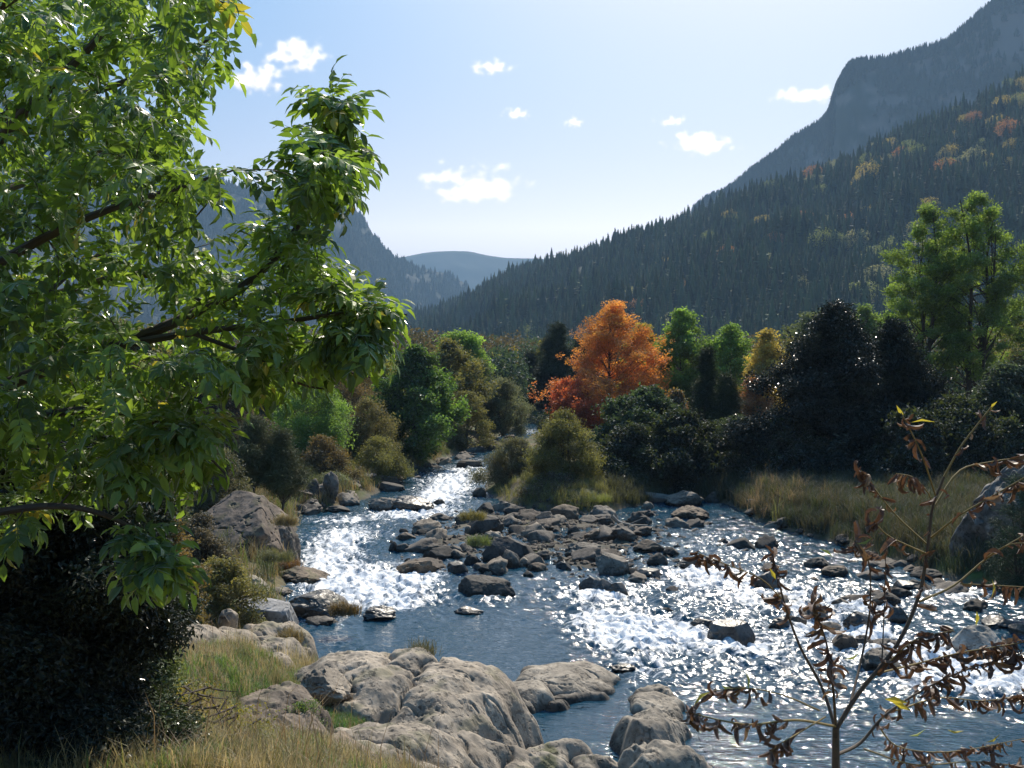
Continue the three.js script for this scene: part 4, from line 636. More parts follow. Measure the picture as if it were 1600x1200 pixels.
// far middle
T('conifer_tree', 'broad dark conifer at the river bend beyond the left bank trees', 'conifer', { px: 828, top: 548, d: 122, w: 56, cols: G.dark, mat: NEEDLE, kit: 'needle', shape: 'cone', bot: 0.02, n: 1100, size: 1.9, lobes: 34 });
T('conifer_tree', 'tall dark conifer in front of the hill, left of the orange tree', 'conifer', { px: 872, top: 503, d: 118, w: 74, cols: G.dark, mat: NEEDLE, kit: 'needle', shape: 'flame', bot: 0.02, n: 1700, size: 2.0, lobes: 44 });
T('conifer_tree', 'dark pointed conifer close behind the left edge of the orange tree', 'conifer', { px: 908, top: 528, d: 112, w: 60, cols: G.dark, mat: NEEDLE, kit: 'needle', shape: 'cone', bot: 0.02, n: 1100, size: 1.8, lobes: 34 });
T('broadleaf_tree', 'yellow-green tree top between tall dark conifer and orange tree', 'tree', { px: 855, top: 530, d: 128, w: 44, cols: G.olive, shape: 'egg', n: 600, size: 1.8 });
T('broadleaf_tree', 'slim yellow-green tree far up the river on the left side', 'tree', { px: 778, top: 556, d: 118, w: 46, cols: G.lime, shape: 'egg', n: 650, size: 1.7 });
T('broadleaf_tree', 'golden young tree just left of the broad dark conifer', 'tree', { px: 800, top: 544, d: 128, w: 30, cols: G.yellow, shape: 'cone', n: 420, size: 1.6 });
T('broadleaf_tree', 'round light green tree behind the olive left bank trees', 'tree', { px: 720, top: 520, d: 100, w: 74, cols: G.bright, shape: 'round', bot: 0.35, n: 950, size: 1.6 });
T('broadleaf_tree', 'olive brownish tree between maple and round light green tree', 'tree', { px: 702, top: 530, d: 80, w: 116, cols: G.olive, shape: 'egg', n: 1300, size: 1.3 });
T('broadleaf_tree', 'second olive tree leaning towards the river on the left bank', 'tree', { px: 744, top: 562, d: 86, w: 82, cols: [[0.09, 0.12, 0.03], [0.16, 0.19, 0.05]], shape: 'egg', n: 900, size: 1.3 });
T('willow_bush', 'grey-green willow bush overhanging the far end of the river', 'bush', { px: 786, top: 590, d: 84, w: 84, cols: G.grey, kit: 'fine', shape: 'dome', bot: 0.03, n: 1300, size: 1.3, stems: 5, y: 0.4 });
T('willow_bush', 'low olive bush at the water below the leaning olive tree', 'bush', { px: 726, top: 610, d: 74, w: 90, cols: G.olive, kit: 'fine', shape: 'dome', bot: 0.02, n: 900, size: 1.2, stems: 5 });
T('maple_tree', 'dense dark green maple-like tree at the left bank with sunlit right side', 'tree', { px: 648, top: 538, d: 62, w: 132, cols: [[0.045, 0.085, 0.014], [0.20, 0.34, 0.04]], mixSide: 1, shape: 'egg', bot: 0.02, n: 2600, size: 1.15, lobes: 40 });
T('shrub', 'olive shrub with rusty leaf tips left of the dark maple-like tree', 'shrub', { px: 575, top: 622, d: 56, w: 110, cols: [[0.11, 0.12, 0.03], [0.22, 0.17, 0.04]], kit: 'fine', shape: 'dome', bot: 0.02, n: 1300, stems: 5 });
T('shrub', 'low yellow-green shrub above the far ledge rocks', 'shrub', { px: 592, top: 682, d: 53, w: 84, cols: [[0.13, 0.14, 0.03], [0.24, 0.22, 0.045]], kit: 'fine', shape: 'dome', bot: 0.02, n: 900, stems: 5, size: 0.9 });
T('shrub', 'rust-brown tall shrub behind the olive shrub on the left bank', 'shrub', { px: 548, top: 570, d: 66, w: 110, cols: G.rust, kit: 'fine', shape: 'egg', bot: 0.05, n: 1200, stems: 4 });
T('broadleaf_tree', 'yellowish tree under the ash branch at the left bank', 'tree', { px: 590, top: 552, d: 74, w: 110, cols: G.lime, shape: 'egg', n: 1000, size: 1.2 });
T('birch_tree', 'light green young birch on the left bank behind the dwarf pines', 'tree', { px: 482, top: 588, d: 52, w: 130, cols: G.bright, kit: 'fine', shape: 'egg', bot: 0.1, n: 2000, size: 1.1, bark: PALEBARK });
T('shrub', 'orange-tipped brown shrub at the foot of the young birch', 'shrub', { px: 505, top: 680, d: 49, w: 84, cols: [[0.12, 0.11, 0.03], [0.22, 0.14, 0.035]], kit: 'fine', shape: 'dome', bot: 0.02, n: 900, stems: 5 });
T('shrub', 'grey-green shrub covering the rounded boulder of the upper bank', 'shrub', { px: 515, top: 738, d: 47, w: 56, cols: G.grey, kit: 'fine', shape: 'dome', bot: 0.02, n: 500, stems: 5, size: 0.8 });
T('dwarf_pine', 'thin dull green dwarf pine with bare stem behind the large brown boulder', 'conifer', { px: 396, top: 648, d: 38, w: 76, cols: [[0.07, 0.085, 0.03], [0.11, 0.12, 0.045]], mat: NEEDLE, kit: 'needle', shape: 'egg', bot: 0.15, n: 900, size: 0.75, y: 1.4 });
T('dwarf_pine', 'thin dull green dwarf pine nearest to the river on the left bank', 'conifer', { px: 440, top: 668, d: 38, w: 64, cols: [[0.075, 0.09, 0.03], [0.12, 0.125, 0.045]], mat: NEEDLE, kit: 'needle', shape: 'egg', bot: 0.2, n: 750, size: 0.7, y: 0.7 });
T('shrub', 'tall brownish shrub left behind the dwarf pines', 'shrub', { px: 352, top: 600, d: 46, w: 130, cols: [[0.075, 0.075, 0.03], [0.14, 0.10, 0.045]], kit: 'fine', shape: 'dome', bot: 0.02, n: 1700, stems: 6, size: 1.1 });
T('shrub', 'tall dull green shrub on the slope behind the brownish shrub', 'shrub', { px: 418, top: 590, d: 60, w: 110, cols: [[0.06, 0.075, 0.03], [0.11, 0.12, 0.04]], kit: 'fine', shape: 'egg', bot: 0.02, n: 1600, stems: 5, size: 1.2 });
T('broadleaf_tree', 'dark green tree on the left slope glimpsed under the ash branches', 'tree', { px: 300, top: 520, d: 62, w: 170, cols: [[0.05, 0.08, 0.025], [0.10, 0.13, 0.04]], shape: 'egg', bot: 0.02, n: 2200, size: 1.4, lobes: 34 });
T('broadleaf_tree', 'olive tree on the left slope behind the ash crown', 'tree', { px: 170, top: 500, d: 60, w: 200, cols: G.olive, shape: 'round', bot: 0.05, n: 2000, size: 1.4, lobes: 34 });
T('broadleaf_tree', 'dark tree at the far left behind the ash crown', 'tree', { px: 30, top: 480, d: 55, w: 220, cols: G.mid, shape: 'round', bot: 0.05, n: 2000, size: 1.4, lobes: 34 });
T('broadleaf_tree', 'mid green tree behind the birch on the left slope', 'tree', { px: 470, top: 545, d: 85, w: 120, cols: G.mid, shape: 'egg', bot: 0.05, n: 1400, size: 1.5 });
T('broadleaf_tree', 'brown-green tree behind the rust-brown shrub on the left', 'tree', { px: 620, top: 565, d: 92, w: 90, cols: G.olive, shape: 'egg', bot: 0.05, n: 1100, size: 1.5 });
// right side
T('orange_tree', 'large flaming orange autumn tree at the middle of the river bank', 'tree', { px: 955, top: 470, d: 76, w: 185, cols: [[0.56, 0.16, 0.035], [0.78, 0.40, 0.06]], shape: 'flame', bot: 0.10, n: 3300, size: 0.95, lobes: 70, lobeR: 0.22, low: 1.2, gap: 0 });
T('broadleaf_tree', 'yellow-green tree peeping out behind the right of the orange tree', 'tree', { px: 1004, top: 505, d: 84, w: 78, cols: [[0.34, 0.30, 0.04], [0.46, 0.34, 0.05]], shape: 'egg', n: 1100, size: 1.2 });
T('red_shrub', 'red-orange low branches shrub left below the orange tree', 'shrub', { px: 892, top: 590, d: 72, w: 84, cols: [[0.46, 0.07, 0.03], [0.62, 0.19, 0.035]], shape: 'dome', bot: 0.2, n: 900, size: 0.9, gap: 0 });
T('ash_tree', 'bright green upright ash right of the orange tree', 'tree', { px: 1063, top: 482, d: 80, w: 104, cols: G.bright, shape: 'egg', bot: 0.12, n: 2000, size: 1.15, lobes: 44, lobeR: 0.24, gap: 0 });
T('ash_tree', 'second bright green tree behind the thin dark spruce', 'tree', { px: 1140, top: 506, d: 78, w: 96, cols: G.bright, shape: 'egg', bot: 0.12, n: 1700, size: 1.1, lobes: 32, lobeR: 0.3 });
T('yellow_tree', 'slender golden yellow tree left of the black evergreen', 'tree', { px: 1198, top: 514, d: 73, w: 76, cols: [[0.40, 0.29, 0.04], [0.58, 0.45, 0.08]], shape: 'egg', bot: 0.1, n: 1200, size: 1.05, lobes: 34, lobeR: 0.3 });
T('broadleaf_tree', 'orange-brown small tree at the foot of the golden yellow one', 'tree', { px: 1176, top: 590, d: 70, w: 50, cols: [[0.32, 0.12, 0.035], [0.40, 0.2, 0.05]], shape: 'egg', n: 500 });
T('broadleaf_tree', 'olive green tree between golden yellow tree and black evergreen', 'tree', { px: 1246, top: 528, d: 92, w: 84, cols: G.olive, shape: 'egg', n: 1100, size: 1.4 });
T('broadleaf_tree', 'mid green rounded tree behind the top of the black evergreen', 'tree', { px: 1268, top: 488, d: 128, w: 80, cols: [[0.10, 0.13, 0.03], [0.17, 0.20, 0.05]], shape: 'round', n: 1000, size: 1.9 });
T('broadleaf_tree', 'light green tree between the black evergreen and the tall ash', 'tree', { px: 1352, top: 478, d: 92, w: 80, cols: G.mid, shape: 'egg', n: 1100, size: 1.4 });
T('spruce_tree', 'thin dark spruce with bare spire in front of the bright green trees', 'conifer', { px: 1104, top: 540, d: 62, w: 60, cols: G.dark, mat: NEEDLE, kit: 'needle', shape: 'cone', bot: 0.02, n: 1400, size: 1.0, lobes: 50, lobeR: 0.3 });
T('spruce_tree', 'shorter dark spruce close right of the thin spruce', 'conifer', { px: 1136, top: 584, d: 60, w: 64, cols: G.dark, mat: NEEDLE, kit: 'needle', shape: 'cone', bot: 0.02, n: 1300, size: 1.0, lobes: 50, lobeR: 0.3 });
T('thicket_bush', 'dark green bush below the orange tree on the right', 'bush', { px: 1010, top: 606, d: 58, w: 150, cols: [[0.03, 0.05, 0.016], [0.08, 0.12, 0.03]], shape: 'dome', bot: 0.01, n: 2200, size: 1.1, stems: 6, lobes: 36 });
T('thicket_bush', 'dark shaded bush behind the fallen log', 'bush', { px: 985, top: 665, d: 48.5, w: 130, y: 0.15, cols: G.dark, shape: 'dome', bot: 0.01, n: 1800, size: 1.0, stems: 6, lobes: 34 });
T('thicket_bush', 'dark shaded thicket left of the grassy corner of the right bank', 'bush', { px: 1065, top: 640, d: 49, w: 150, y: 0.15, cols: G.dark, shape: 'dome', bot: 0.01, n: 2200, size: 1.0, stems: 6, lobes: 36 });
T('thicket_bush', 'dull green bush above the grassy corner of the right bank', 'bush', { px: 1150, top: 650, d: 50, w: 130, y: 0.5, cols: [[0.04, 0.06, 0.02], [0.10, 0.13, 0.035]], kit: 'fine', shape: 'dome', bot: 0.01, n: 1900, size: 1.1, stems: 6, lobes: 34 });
T('thicket_bush', 'small orange and green bush beside the dark bush under the orange tree', 'bush', { px: 1056, top: 610, d: 66, w: 44, cols: [[0.30, 0.09, 0.03], [0.14, 0.17, 0.04]], shape: 'egg', n: 500 });
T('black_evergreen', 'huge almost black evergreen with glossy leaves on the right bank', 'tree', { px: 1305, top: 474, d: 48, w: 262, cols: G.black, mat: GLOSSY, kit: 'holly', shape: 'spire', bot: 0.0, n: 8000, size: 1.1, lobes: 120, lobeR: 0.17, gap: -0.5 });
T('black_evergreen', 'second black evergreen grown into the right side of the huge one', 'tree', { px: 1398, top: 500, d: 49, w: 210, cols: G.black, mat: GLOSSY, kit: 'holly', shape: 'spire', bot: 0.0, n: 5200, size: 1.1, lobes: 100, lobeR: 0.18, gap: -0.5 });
T('tall_ash', 'tall slender green ash with several stems above the dark bushes on the right', 'tree', { px: 1524, top: 298, d: 60, w: 152, cols: [[0.15, 0.23, 0.033], [0.28, 0.38, 0.052]], shape: 'egg', bot: 0.26, n: 3300, size: 0.8, lobes: 70, lobeR: 0.2, gap: 0.02, stems: 3, spreadStems: 0.35 });
T('tall_ash', 'slightly lower left neighbour of the tall slender ash', 'tree', { px: 1448, top: 318, d: 60.5, w: 132, cols: [[0.15, 0.23, 0.033], [0.27, 0.37, 0.052]], shape: 'egg', bot: 0.24, n: 2800, size: 0.8, lobes: 60, lobeR: 0.2, gap: 0.02, stems: 2, spreadStems: 0.35 });
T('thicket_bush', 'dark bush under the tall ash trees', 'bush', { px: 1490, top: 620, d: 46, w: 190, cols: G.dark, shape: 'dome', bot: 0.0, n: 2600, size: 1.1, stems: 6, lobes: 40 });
T('thicket_bush', 'dark green bush at the right edge above the rock face', 'bush', { px: 1580, top: 570, d: 48, w: 140, cols: [[0.04, 0.06, 0.025], [0.08, 0.11, 0.04]], shape: 'dome', bot: 0.0, n: 2400, size: 1.0, stems: 6, lobes: 36 });
T('broadleaf_tree', 'olive tree at the right edge behind the tall ash', 'tree', { px: 1620, top: 490, d: 85, w: 150, cols: G.olive, shape: 'egg', n: 1700, size: 1.4 });
T('dwarf_pine', 'dark dwarf pine growing over the rock face at the right edge', 'conifer', { px: 1596, top: 735, d: 25, w: 80, cols: [[0.025, 0.05, 0.02], [0.05, 0.085, 0.03]], mat: NEEDLE, kit: 'needle', shape: 'dome', bot: 0.0, n: 500, size: 0.5, y: 0.6, stems: 3 });
// island
T('willow_bush', 'soft grey-green willow bush on the left of the vegetated island', 'bush', { px: 806, top: 682, d: 50, w: 96, cols: [[0.12, 0.12, 0.045], [0.18, 0.17, 0.06]], kit: 'fine', shape: 'dome', bot: 0.0, n: 2000, size: 0.75, stems: 8, lobes: 34, y: 0.3 });
T('island_bush', 'tall yellow-green bush on the tip of the vegetated island', 'bush', { px: 880, top: 640, d: 46, w: 104, cols: [[0.15, 0.15, 0.03], [0.27, 0.25, 0.04]], kit: 'fine', shape: 'egg', bot: 0.0, n: 2800, size: 0.8, stems: 7, lobes: 44, lobeR: 0.3, y: 0.25 });
T('island_bush', 'brownish twiggy undergrowth below the yellow-green island bush', 'bush', { px: 872, top: 735, d: 44.5, w: 100, cols: [[0.09, 0.07, 0.035], [0.14, 0.11, 0.045]], kit: 'small', shape: 'dome', bot: 0.0, n: 900, size: 1.4, stems: 9, y: 0.15 });

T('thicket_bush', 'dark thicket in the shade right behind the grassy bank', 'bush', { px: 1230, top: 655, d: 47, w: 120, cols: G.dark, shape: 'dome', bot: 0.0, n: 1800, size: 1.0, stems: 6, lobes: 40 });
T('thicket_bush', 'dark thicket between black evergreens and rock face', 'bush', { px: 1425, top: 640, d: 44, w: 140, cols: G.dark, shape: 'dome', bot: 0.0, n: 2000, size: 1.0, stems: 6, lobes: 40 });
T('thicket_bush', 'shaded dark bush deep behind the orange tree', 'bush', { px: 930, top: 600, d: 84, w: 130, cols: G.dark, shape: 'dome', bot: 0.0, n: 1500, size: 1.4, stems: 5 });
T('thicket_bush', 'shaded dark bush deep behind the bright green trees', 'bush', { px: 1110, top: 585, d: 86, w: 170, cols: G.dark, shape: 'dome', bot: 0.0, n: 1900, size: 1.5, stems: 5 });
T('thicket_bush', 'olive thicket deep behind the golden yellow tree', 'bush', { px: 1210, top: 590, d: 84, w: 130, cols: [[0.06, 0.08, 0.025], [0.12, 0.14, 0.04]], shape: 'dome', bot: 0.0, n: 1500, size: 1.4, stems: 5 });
// woodland over the rest of the valley floor, seen only as a mass between the nearer trees
{
  const r = rng(3131), list = []; let g = 0;
  while (list.length < 2600 && g++ < 30000) { const d = 105 + 360 * Math.pow(r(), 1.3), x = (r() * 1.5 - 0.75) * d * 0.95, px = 800 + x / d * F; if (px < -200 || px > 1900) continue; if (d < 135 && Math.abs(px - 850) < 60) continue; list.push([x, d, r(), r()]); }
  const w = new THREE.Group(); w.name = 'valley_wood';
  for (let k = 0; k < 2; k++) { const a = list.filter((_, i) => i % 2 === k), im = new THREE.InstancedMesh(ROUNDFINE[k], LEAF, a.length); a.forEach(([x, d, q, t], i) => { const s = 4.6 + 3 * q + d * 0.008; TM.compose(V(x, ground(x, d) - 0.5, -d), TQ.setFromEuler(TE.set(0, t * 6.28, 0)), V(s, s * (0.9 + 0.5 * t), s)); im.setMatrixAt(i, TM); const l = 0.6 + 0.7 * t; im.setColorAt(i, TC.setRGB((0.05 + 0.05 * (q > 0.85)) * l, 0.078 * l, 0.028 * l)); }); im.name = 'trees'; im.userData.kind = 'stuff'; w.add(im); }
  tag(w, 'mixed woodland covering the valley floor behind the river trees', 'woodland', null, 'stuff'); add(w, 'valley_wood');
}

T('thicket_bush', 'low dull bush on the sandy neck behind the fallen log', 'bush', { px: 990, top: 712, d: 49.5, w: 96, cols: [[0.05, 0.065, 0.02], [0.10, 0.11, 0.035]], kit: 'fine', shape: 'dome', bot: 0.0, n: 1100, size: 0.8, stems: 6, y: 0.15 });

T('broadleaf_tree', 'deep green tree in the wood behind the dwarf pines', 'tree', { px: 380, top: 565, d: 74, w: 150, cols: [[0.05, 0.085, 0.02], [0.11, 0.15, 0.03]], shape: 'egg', bot: 0.02, n: 2000, size: 1.4, lobes: 40 });
T('broadleaf_tree', 'shaded green tree in the wood left of the birch', 'tree', { px: 445, top: 578, d: 66, w: 120, cols: [[0.045, 0.07, 0.02], [0.09, 0.12, 0.03]], shape: 'egg', bot: 0.02, n: 1700, size: 1.3, lobes: 40 });
T('broadleaf_tree', 'dark green tree in the wood right of the birch', 'tree', { px: 535, top: 570, d: 82, w: 120, cols: [[0.05, 0.08, 0.02], [0.11, 0.15, 0.03]], shape: 'egg', bot: 0.02, n: 1600, size: 1.4, lobes: 40 });
T('shrub', 'dark green shrub between birch and maple-like tree at the bank', 'shrub', { px: 545, top: 660, d: 58, w: 80, cols: G.dark, kit: 'fine', shape: 'dome', bot: 0.02, n: 1000, stems: 5, size: 1.1 });
T('shrub', 'dull green scrub on the slope above the large brown boulder', 'shrub', { px: 330, top: 690, d: 34, w: 120, cols: [[0.075, 0.085, 0.03], [0.14, 0.13, 0.045]], kit: 'fine', shape: 'dome', bot: 0.02, n: 1500, stems: 6, size: 0.8 });
// ---------------------------------------------------------------- grass
function bladeClump(seed, n, h, spread, wid) {
  const r = rng(seed), t = [];
  for (let i = 0; i < n; i++) {
    const a = r() * 6.283, q = Math.sqrt(r()) * spread, b = V(Math.cos(a) * q, 0, Math.sin(a) * q), L = h * (0.5 + 0.7 * r()), la = r() * 6.283, le = 0.15 + 0.5 * r(), d = V(Math.cos(la), 0, Math.sin(la)), s = V(-d.z, 0, d.x).multiplyScalar(wid * (0.6 + 0.8 * r()));
    const m = b.clone().add(V(0, L * 0.6, 0)).addScaledVector(d, L * le * 0.35), e = b.clone().add(V(0, L * (1 - le * 0.3), 0)).addScaledVector(d, L * le);
    const b1 = b.clone().add(s), b2 = b.clone().sub(s), m1 = m.clone().addScaledVector(s, 0.8), m2 = m.clone().addScaledVector(s, -0.8);
    for (const v of [b1, b2, m1, b2, m2, m1, m1, m2, e]) t.push(v.x, v.y, v.z);
  }
  return geoOf(t);
}
const CLUMP = [bladeClump(1, 26, 0.34, 0.13, 0.0028), bladeClump(2, 26, 0.26, 0.12, 0.003), bladeClump(3, 22, 0.17, 0.12, 0.0035)];
const BIGCLUMP = [bladeClump(5, 26, 0.75, 0.22, 0.006), bladeClump(6, 26, 0.55, 0.25, 0.008)];
function grass(name, label, n, geo, pick, color, seed) {
  const r = rng(seed), list = []; let guard = 0;
  while (list.length < n && guard++ < n * 40) { const e = pick(r); if (e) list.push(e); }
  const im = new THREE.InstancedMesh(geo, BLADE, list.length);
  list.forEach(([x, y, z, s], i) => { TM.compose(V(x, y, z), TQ.setFromEuler(TE.set((r() - 0.5) * 0.4, r() * 6.283, (r() - 0.5) * 0.4)), V(s, s * (0.75 + 0.5 * r()), s)); im.setMatrixAt(i, TM); const c = color(x, z, r); im.setColorAt(i, TC.setRGB(...c)); });
  tag(im, label, 'grass', null, 'stuff'); return add(im, name);
}
const straw = (x, z, r) => { const k = 0.7 + 0.6 * r(); return [0.34 * k, 0.265 * k, 0.12 * k]; }, greenB = (x, z, r) => { const k = 0.7 + 0.6 * r(); return [0.15 * k, 0.23 * k, 0.035 * k]; };
const dryness = (x, z) => fbm2(x * 0.5 + 11, z * 0.5, 3);
const BARE = [[-5.75, 17.9, 0.7, 0.9], [-4.7, 19.6, 0.8, 1.3], [-4.2, 18.2, 0.4, 0.5], [-2.6, 17.5, 0.9, 0.9], [-2.1, 16.4, 0.6, 0.7], [-1.0, 16.5, 1.3, 1.4], [-1.7, 14.2, 1.1, 0.8], [-1.95, 13.4, 0.7, 0.7], [-0.8, 14.9, 1.1, 0.9], [-3.2, 14.0, 0.5, 1.1], [-2.75, 13.0, 0.42, 0.9], [-2.1, 11.9, 0.45, 0.9], [-1.75, 11.1, 0.4, 0.6], [0.6, 15.5, 0.9, 0.5]];
const bare = (x, d) => BARE.some(([cx, cd, rx, rd]) => ((x - cx) / rx) ** 2 + ((d - cd) / rd) ** 2 < 1 + 0.5 * n2(x * 2.5, d * 2.5));
const ledge = (x, d) => Math.exp(-(((x + 2.4) / 1.1) ** 2 + ((d - 15.0) / 1.4) ** 2));
grass('dry_grass', 'long straw-coloured grass on the near left bank', 8000, CLUMP[0], (r) => { const d = 6.2 + 17 * Math.pow(r(), 1.2), x = lerp(-0.52 * d - 0.3, 0.0 - 0.02 * d, r()); if (bare(x, d) || ledge(x, d) > 0.35 || dryness(x, -d) < -0.22 || polySd(waterPoly, x, d) < 0.5) return; return [x, ground(x, d) - 0.02, -d, 0.45 + 0.55 * r()]; }, (x, z, r) => { const k = 0.6 + 0.7 * r(); return r() < 0.3 ? [0.26 * k, 0.23 * k, 0.07 * k] : [0.46 * k, 0.36 * k, 0.165 * k]; }, 1);
grass('green_grass', 'short green grass among the rocks of the near left bank', 7000, CLUMP[2], (r) => { const d = 6.2 + 17 * Math.pow(r(), 1.1), x = lerp(-0.52 * d - 0.3, 0.3, r()); const l = ledge(x, d); if (bare(x, d) || (l < 0.3 && dryness(x, -d) > -0.05) || polySd(waterPoly, x, d) < 0.4) return; return [x, ground(x, d) - 0.01, -d, 0.6 + 0.7 * r()]; }, (x, z, r) => (r() < 0.25 ? straw(x, z, r) : greenB(x, z, r)), 2);
grass('green_grass', 'green grass cushion on the ledge between the granite outcrops', 2600, CLUMP[2], (r) => { const x = -2.4 + (r() + r() - 1) * 1.8, d = 15.0 + (r() + r() - 1) * 2.0; if (bare(x, d) || polySd(waterPoly, x, d) < 0.4) return; return [x, ground(x, d) - 0.01, -d, 0.6 + 0.6 * r()]; }, (x, z, r) => (r() < 0.15 ? straw(x, z, r) : [0.10 * (0.8 + 0.4 * r()), 0.19, 0.025]), 3);
grass('bank_grass', 'shaded tall grass on the right bank in front of the dark trees', 6500, BIGCLUMP[0], (r) => { const d = 27 + 24 * r(), x = 8 + 16 * r(), s = polySd(waterPoly, x, d); if (s < 0.15 || s > 9) return; return [x, ground(x, d) - 0.03, -d, 0.55 + 0.5 * r()]; }, (x, z, r) => { const k = 0.7 + 0.6 * r(); return r() < 0.5 ? [0.10 * k, 0.085 * k, 0.032 * k] : [0.06 * k, 0.075 * k, 0.02 * k]; }, 4);
grass('tall_dry_grass', 'tall tan grass at the corner where the right bank meets the back channel', 240, BIGCLUMP[0], (r) => { const p = onY(1172 + (r() + r() + r() - 1.5) * 90, 794 + (r() - 0.5) * 34, 0.3), s = polySd(waterPoly, p.x, -p.z); if (s < 0.1) return; return [p.x, ground(p.x, -p.z), p.z, 0.5 + 1.0 * r() * r()]; }, (x, z, r) => { const k = 0.6 + 0.7 * r(); return r() < 0.25 ? [0.2 * k, 0.2 * k, 0.05 * k] : [0.30 * k, 0.21 * k, 0.10 * k]; }, 5);
grass('bank_grass', 'yellow-green grass along the far left bank between rocks and shrubs', 4200, BIGCLUMP[1], (r) => { const d = 24 + 50 * r(), x = -22 + 20 * r(), s = polySd(waterPoly, x, d); if (s < 0.3 || s > 10) return; return [x, ground(x, d) - 0.03, -d, 0.6 + 0.7 * r()]; }, (x, z, r) => { const k = 0.7 + 0.6 * r(); return r() < 0.5 ? [0.24 * k, 0.18 * k, 0.07 * k] : [0.13 * k, 0.15 * k, 0.035 * k]; }, 6);
grass('island_grass', 'yellow-green grass around the foot of the island bushes', 260, BIGCLUMP[1], (r) => { const p = onY(765 + 190 * r(), 770 + 36 * r(), 0.1), s = polySd(waterPoly, p.x, -p.z); if (s < 0.1) return; return [p.x, ground(p.x, -p.z), p.z, 0.45 + 0.4 * r()]; }, (x, z, r) => { const k = 0.7 + 0.6 * r(); return [0.22 * k, 0.21 * k, 0.05 * k]; }, 7);
function tuft(px, py, e, wpx, label, cols, n = 34) { // a grass tuft growing on a rock
  const p = onY(px, py, e), R = wpx / 2 / F * -p.z, r = rng(px * 3 + py), t = [];
  const im = new THREE.InstancedMesh(BIGCLUMP[1], BLADE, n), y = e;
  for (let i = 0; i < n; i++) { const a = r() * 6.28, q = Math.sqrt(r()) * R; TM.compose(V(Math.cos(a) * q, -0.06, Math.sin(a) * q * 0.6), TQ.setFromEuler(TE.set((r() - 0.5) * 0.9, a, (r() - 0.5) * 0.9)), V(0.6, 0.35 + 0.3 * r(), 0.6)); im.setMatrixAt(i, TM); const k = 0.7 + 0.6 * r(); im.setColorAt(i, TC.setRGB(cols[0] * k, cols[1] * k, cols[2] * k)); }
  im.position.copy(p); tag(im, label, 'grass', null, 'stuff'); add(im, 'grass_tuft');
}
tuft(738, 808, 1.0, 34, 'yellow grass tuft on top of the boulder at the head of the gravel bar', [0.26, 0.22, 0.04]);
tuft(748, 848, 0.8, 26, 'small green-yellow tuft beside the biggest black block of the bar', [0.20, 0.24, 0.05]);
tuft(432, 872, 0.9, 44, 'mossy grass tuft hanging on the large brown boulder', [0.17, 0.17, 0.05]);
tuft(452, 885, 0.3, 34, 'rusty wet tuft at the water side of the large brown boulder', [0.24, 0.13, 0.03]);
tuft(446, 816, 1.6, 30, 'straw tuft on the shoulder above the large brown boulder', [0.26, 0.20, 0.07]);
tuft(538, 955, 0.5, 34, 'rusty moss tuft at the right side of the big dark boulder', [0.20, 0.13, 0.03]);
tuft(924, 780, 0.5, 60, 'bright yellow-green tuft beside the trunk of the island bush', [0.26, 0.28, 0.05], 60);
tuft(664, 1020, 1.1, 40, 'low moss cushion on the crest of the granite outcrop', [0.13, 0.12, 0.04], 12);
tuft(452, 1000, 0.8, 26, 'straw tuft at the pool edge right of the tan rocks', [0.28, 0.21, 0.08]);

// ---------------------------------------------------------------- near shrubs
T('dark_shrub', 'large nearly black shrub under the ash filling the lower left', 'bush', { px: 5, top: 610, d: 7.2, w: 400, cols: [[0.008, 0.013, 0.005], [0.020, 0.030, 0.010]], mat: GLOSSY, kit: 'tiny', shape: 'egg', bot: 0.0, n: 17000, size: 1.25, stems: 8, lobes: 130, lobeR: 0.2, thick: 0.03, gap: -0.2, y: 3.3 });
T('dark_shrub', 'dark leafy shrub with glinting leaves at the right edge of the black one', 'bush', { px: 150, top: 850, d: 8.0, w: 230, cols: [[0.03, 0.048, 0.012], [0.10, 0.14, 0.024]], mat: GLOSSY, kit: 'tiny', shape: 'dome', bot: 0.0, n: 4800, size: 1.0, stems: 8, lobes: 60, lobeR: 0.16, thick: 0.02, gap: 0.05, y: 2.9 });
T('rose_shrub', 'sparse small shrub with yellow leaves and thin brown twigs in the dry grass', 'shrub', { px: 300, top: 1046, d: 9.6, w: 230, cols: [[0.30, 0.28, 0.04], [0.42, 0.33, 0.04]], kit: 'small', shape: 'dome', bot: 0.1, n: 130, size: 0.6, stems: 9, lobes: 40, lobeR: 0.2, spreadStems: 0.7, thick: 0.008, gap: 0 });
T('rose_shrub', 'low yellow-green shrub between the dark bush and the yellow one', 'shrub', { px: 240, top: 1010, d: 11.5, w: 130, cols: [[0.12, 0.17, 0.03], [0.24, 0.24, 0.04]], kit: 'small', shape: 'dome', bot: 0.05, n: 420, size: 0.7, stems: 7, lobes: 30, thick: 0.008 });
T('rose_shrub', 'green and yellow shrub at the bottom beside the brown rock hump', 'shrub', { px: 378, top: 1120, d: 9.0, w: 120, cols: [[0.12, 0.17, 0.03], [0.34, 0.28, 0.04]], kit: 'small', shape: 'dome', bot: 0.05, n: 110, size: 0.6, stems: 7, lobes: 26, thick: 0.008 });
T('low_shrub', 'olive and yellow shrub in front of the large brown boulder', 'shrub', { px: 345, top: 868, d: 21.5, w: 110, cols: [[0.13, 0.14, 0.03], [0.28, 0.24, 0.05]], kit: 'small', shape: 'dome', bot: 0.02, n: 1100, size: 1.3, stems: 8, lobes: 34, thick: 0.012 });
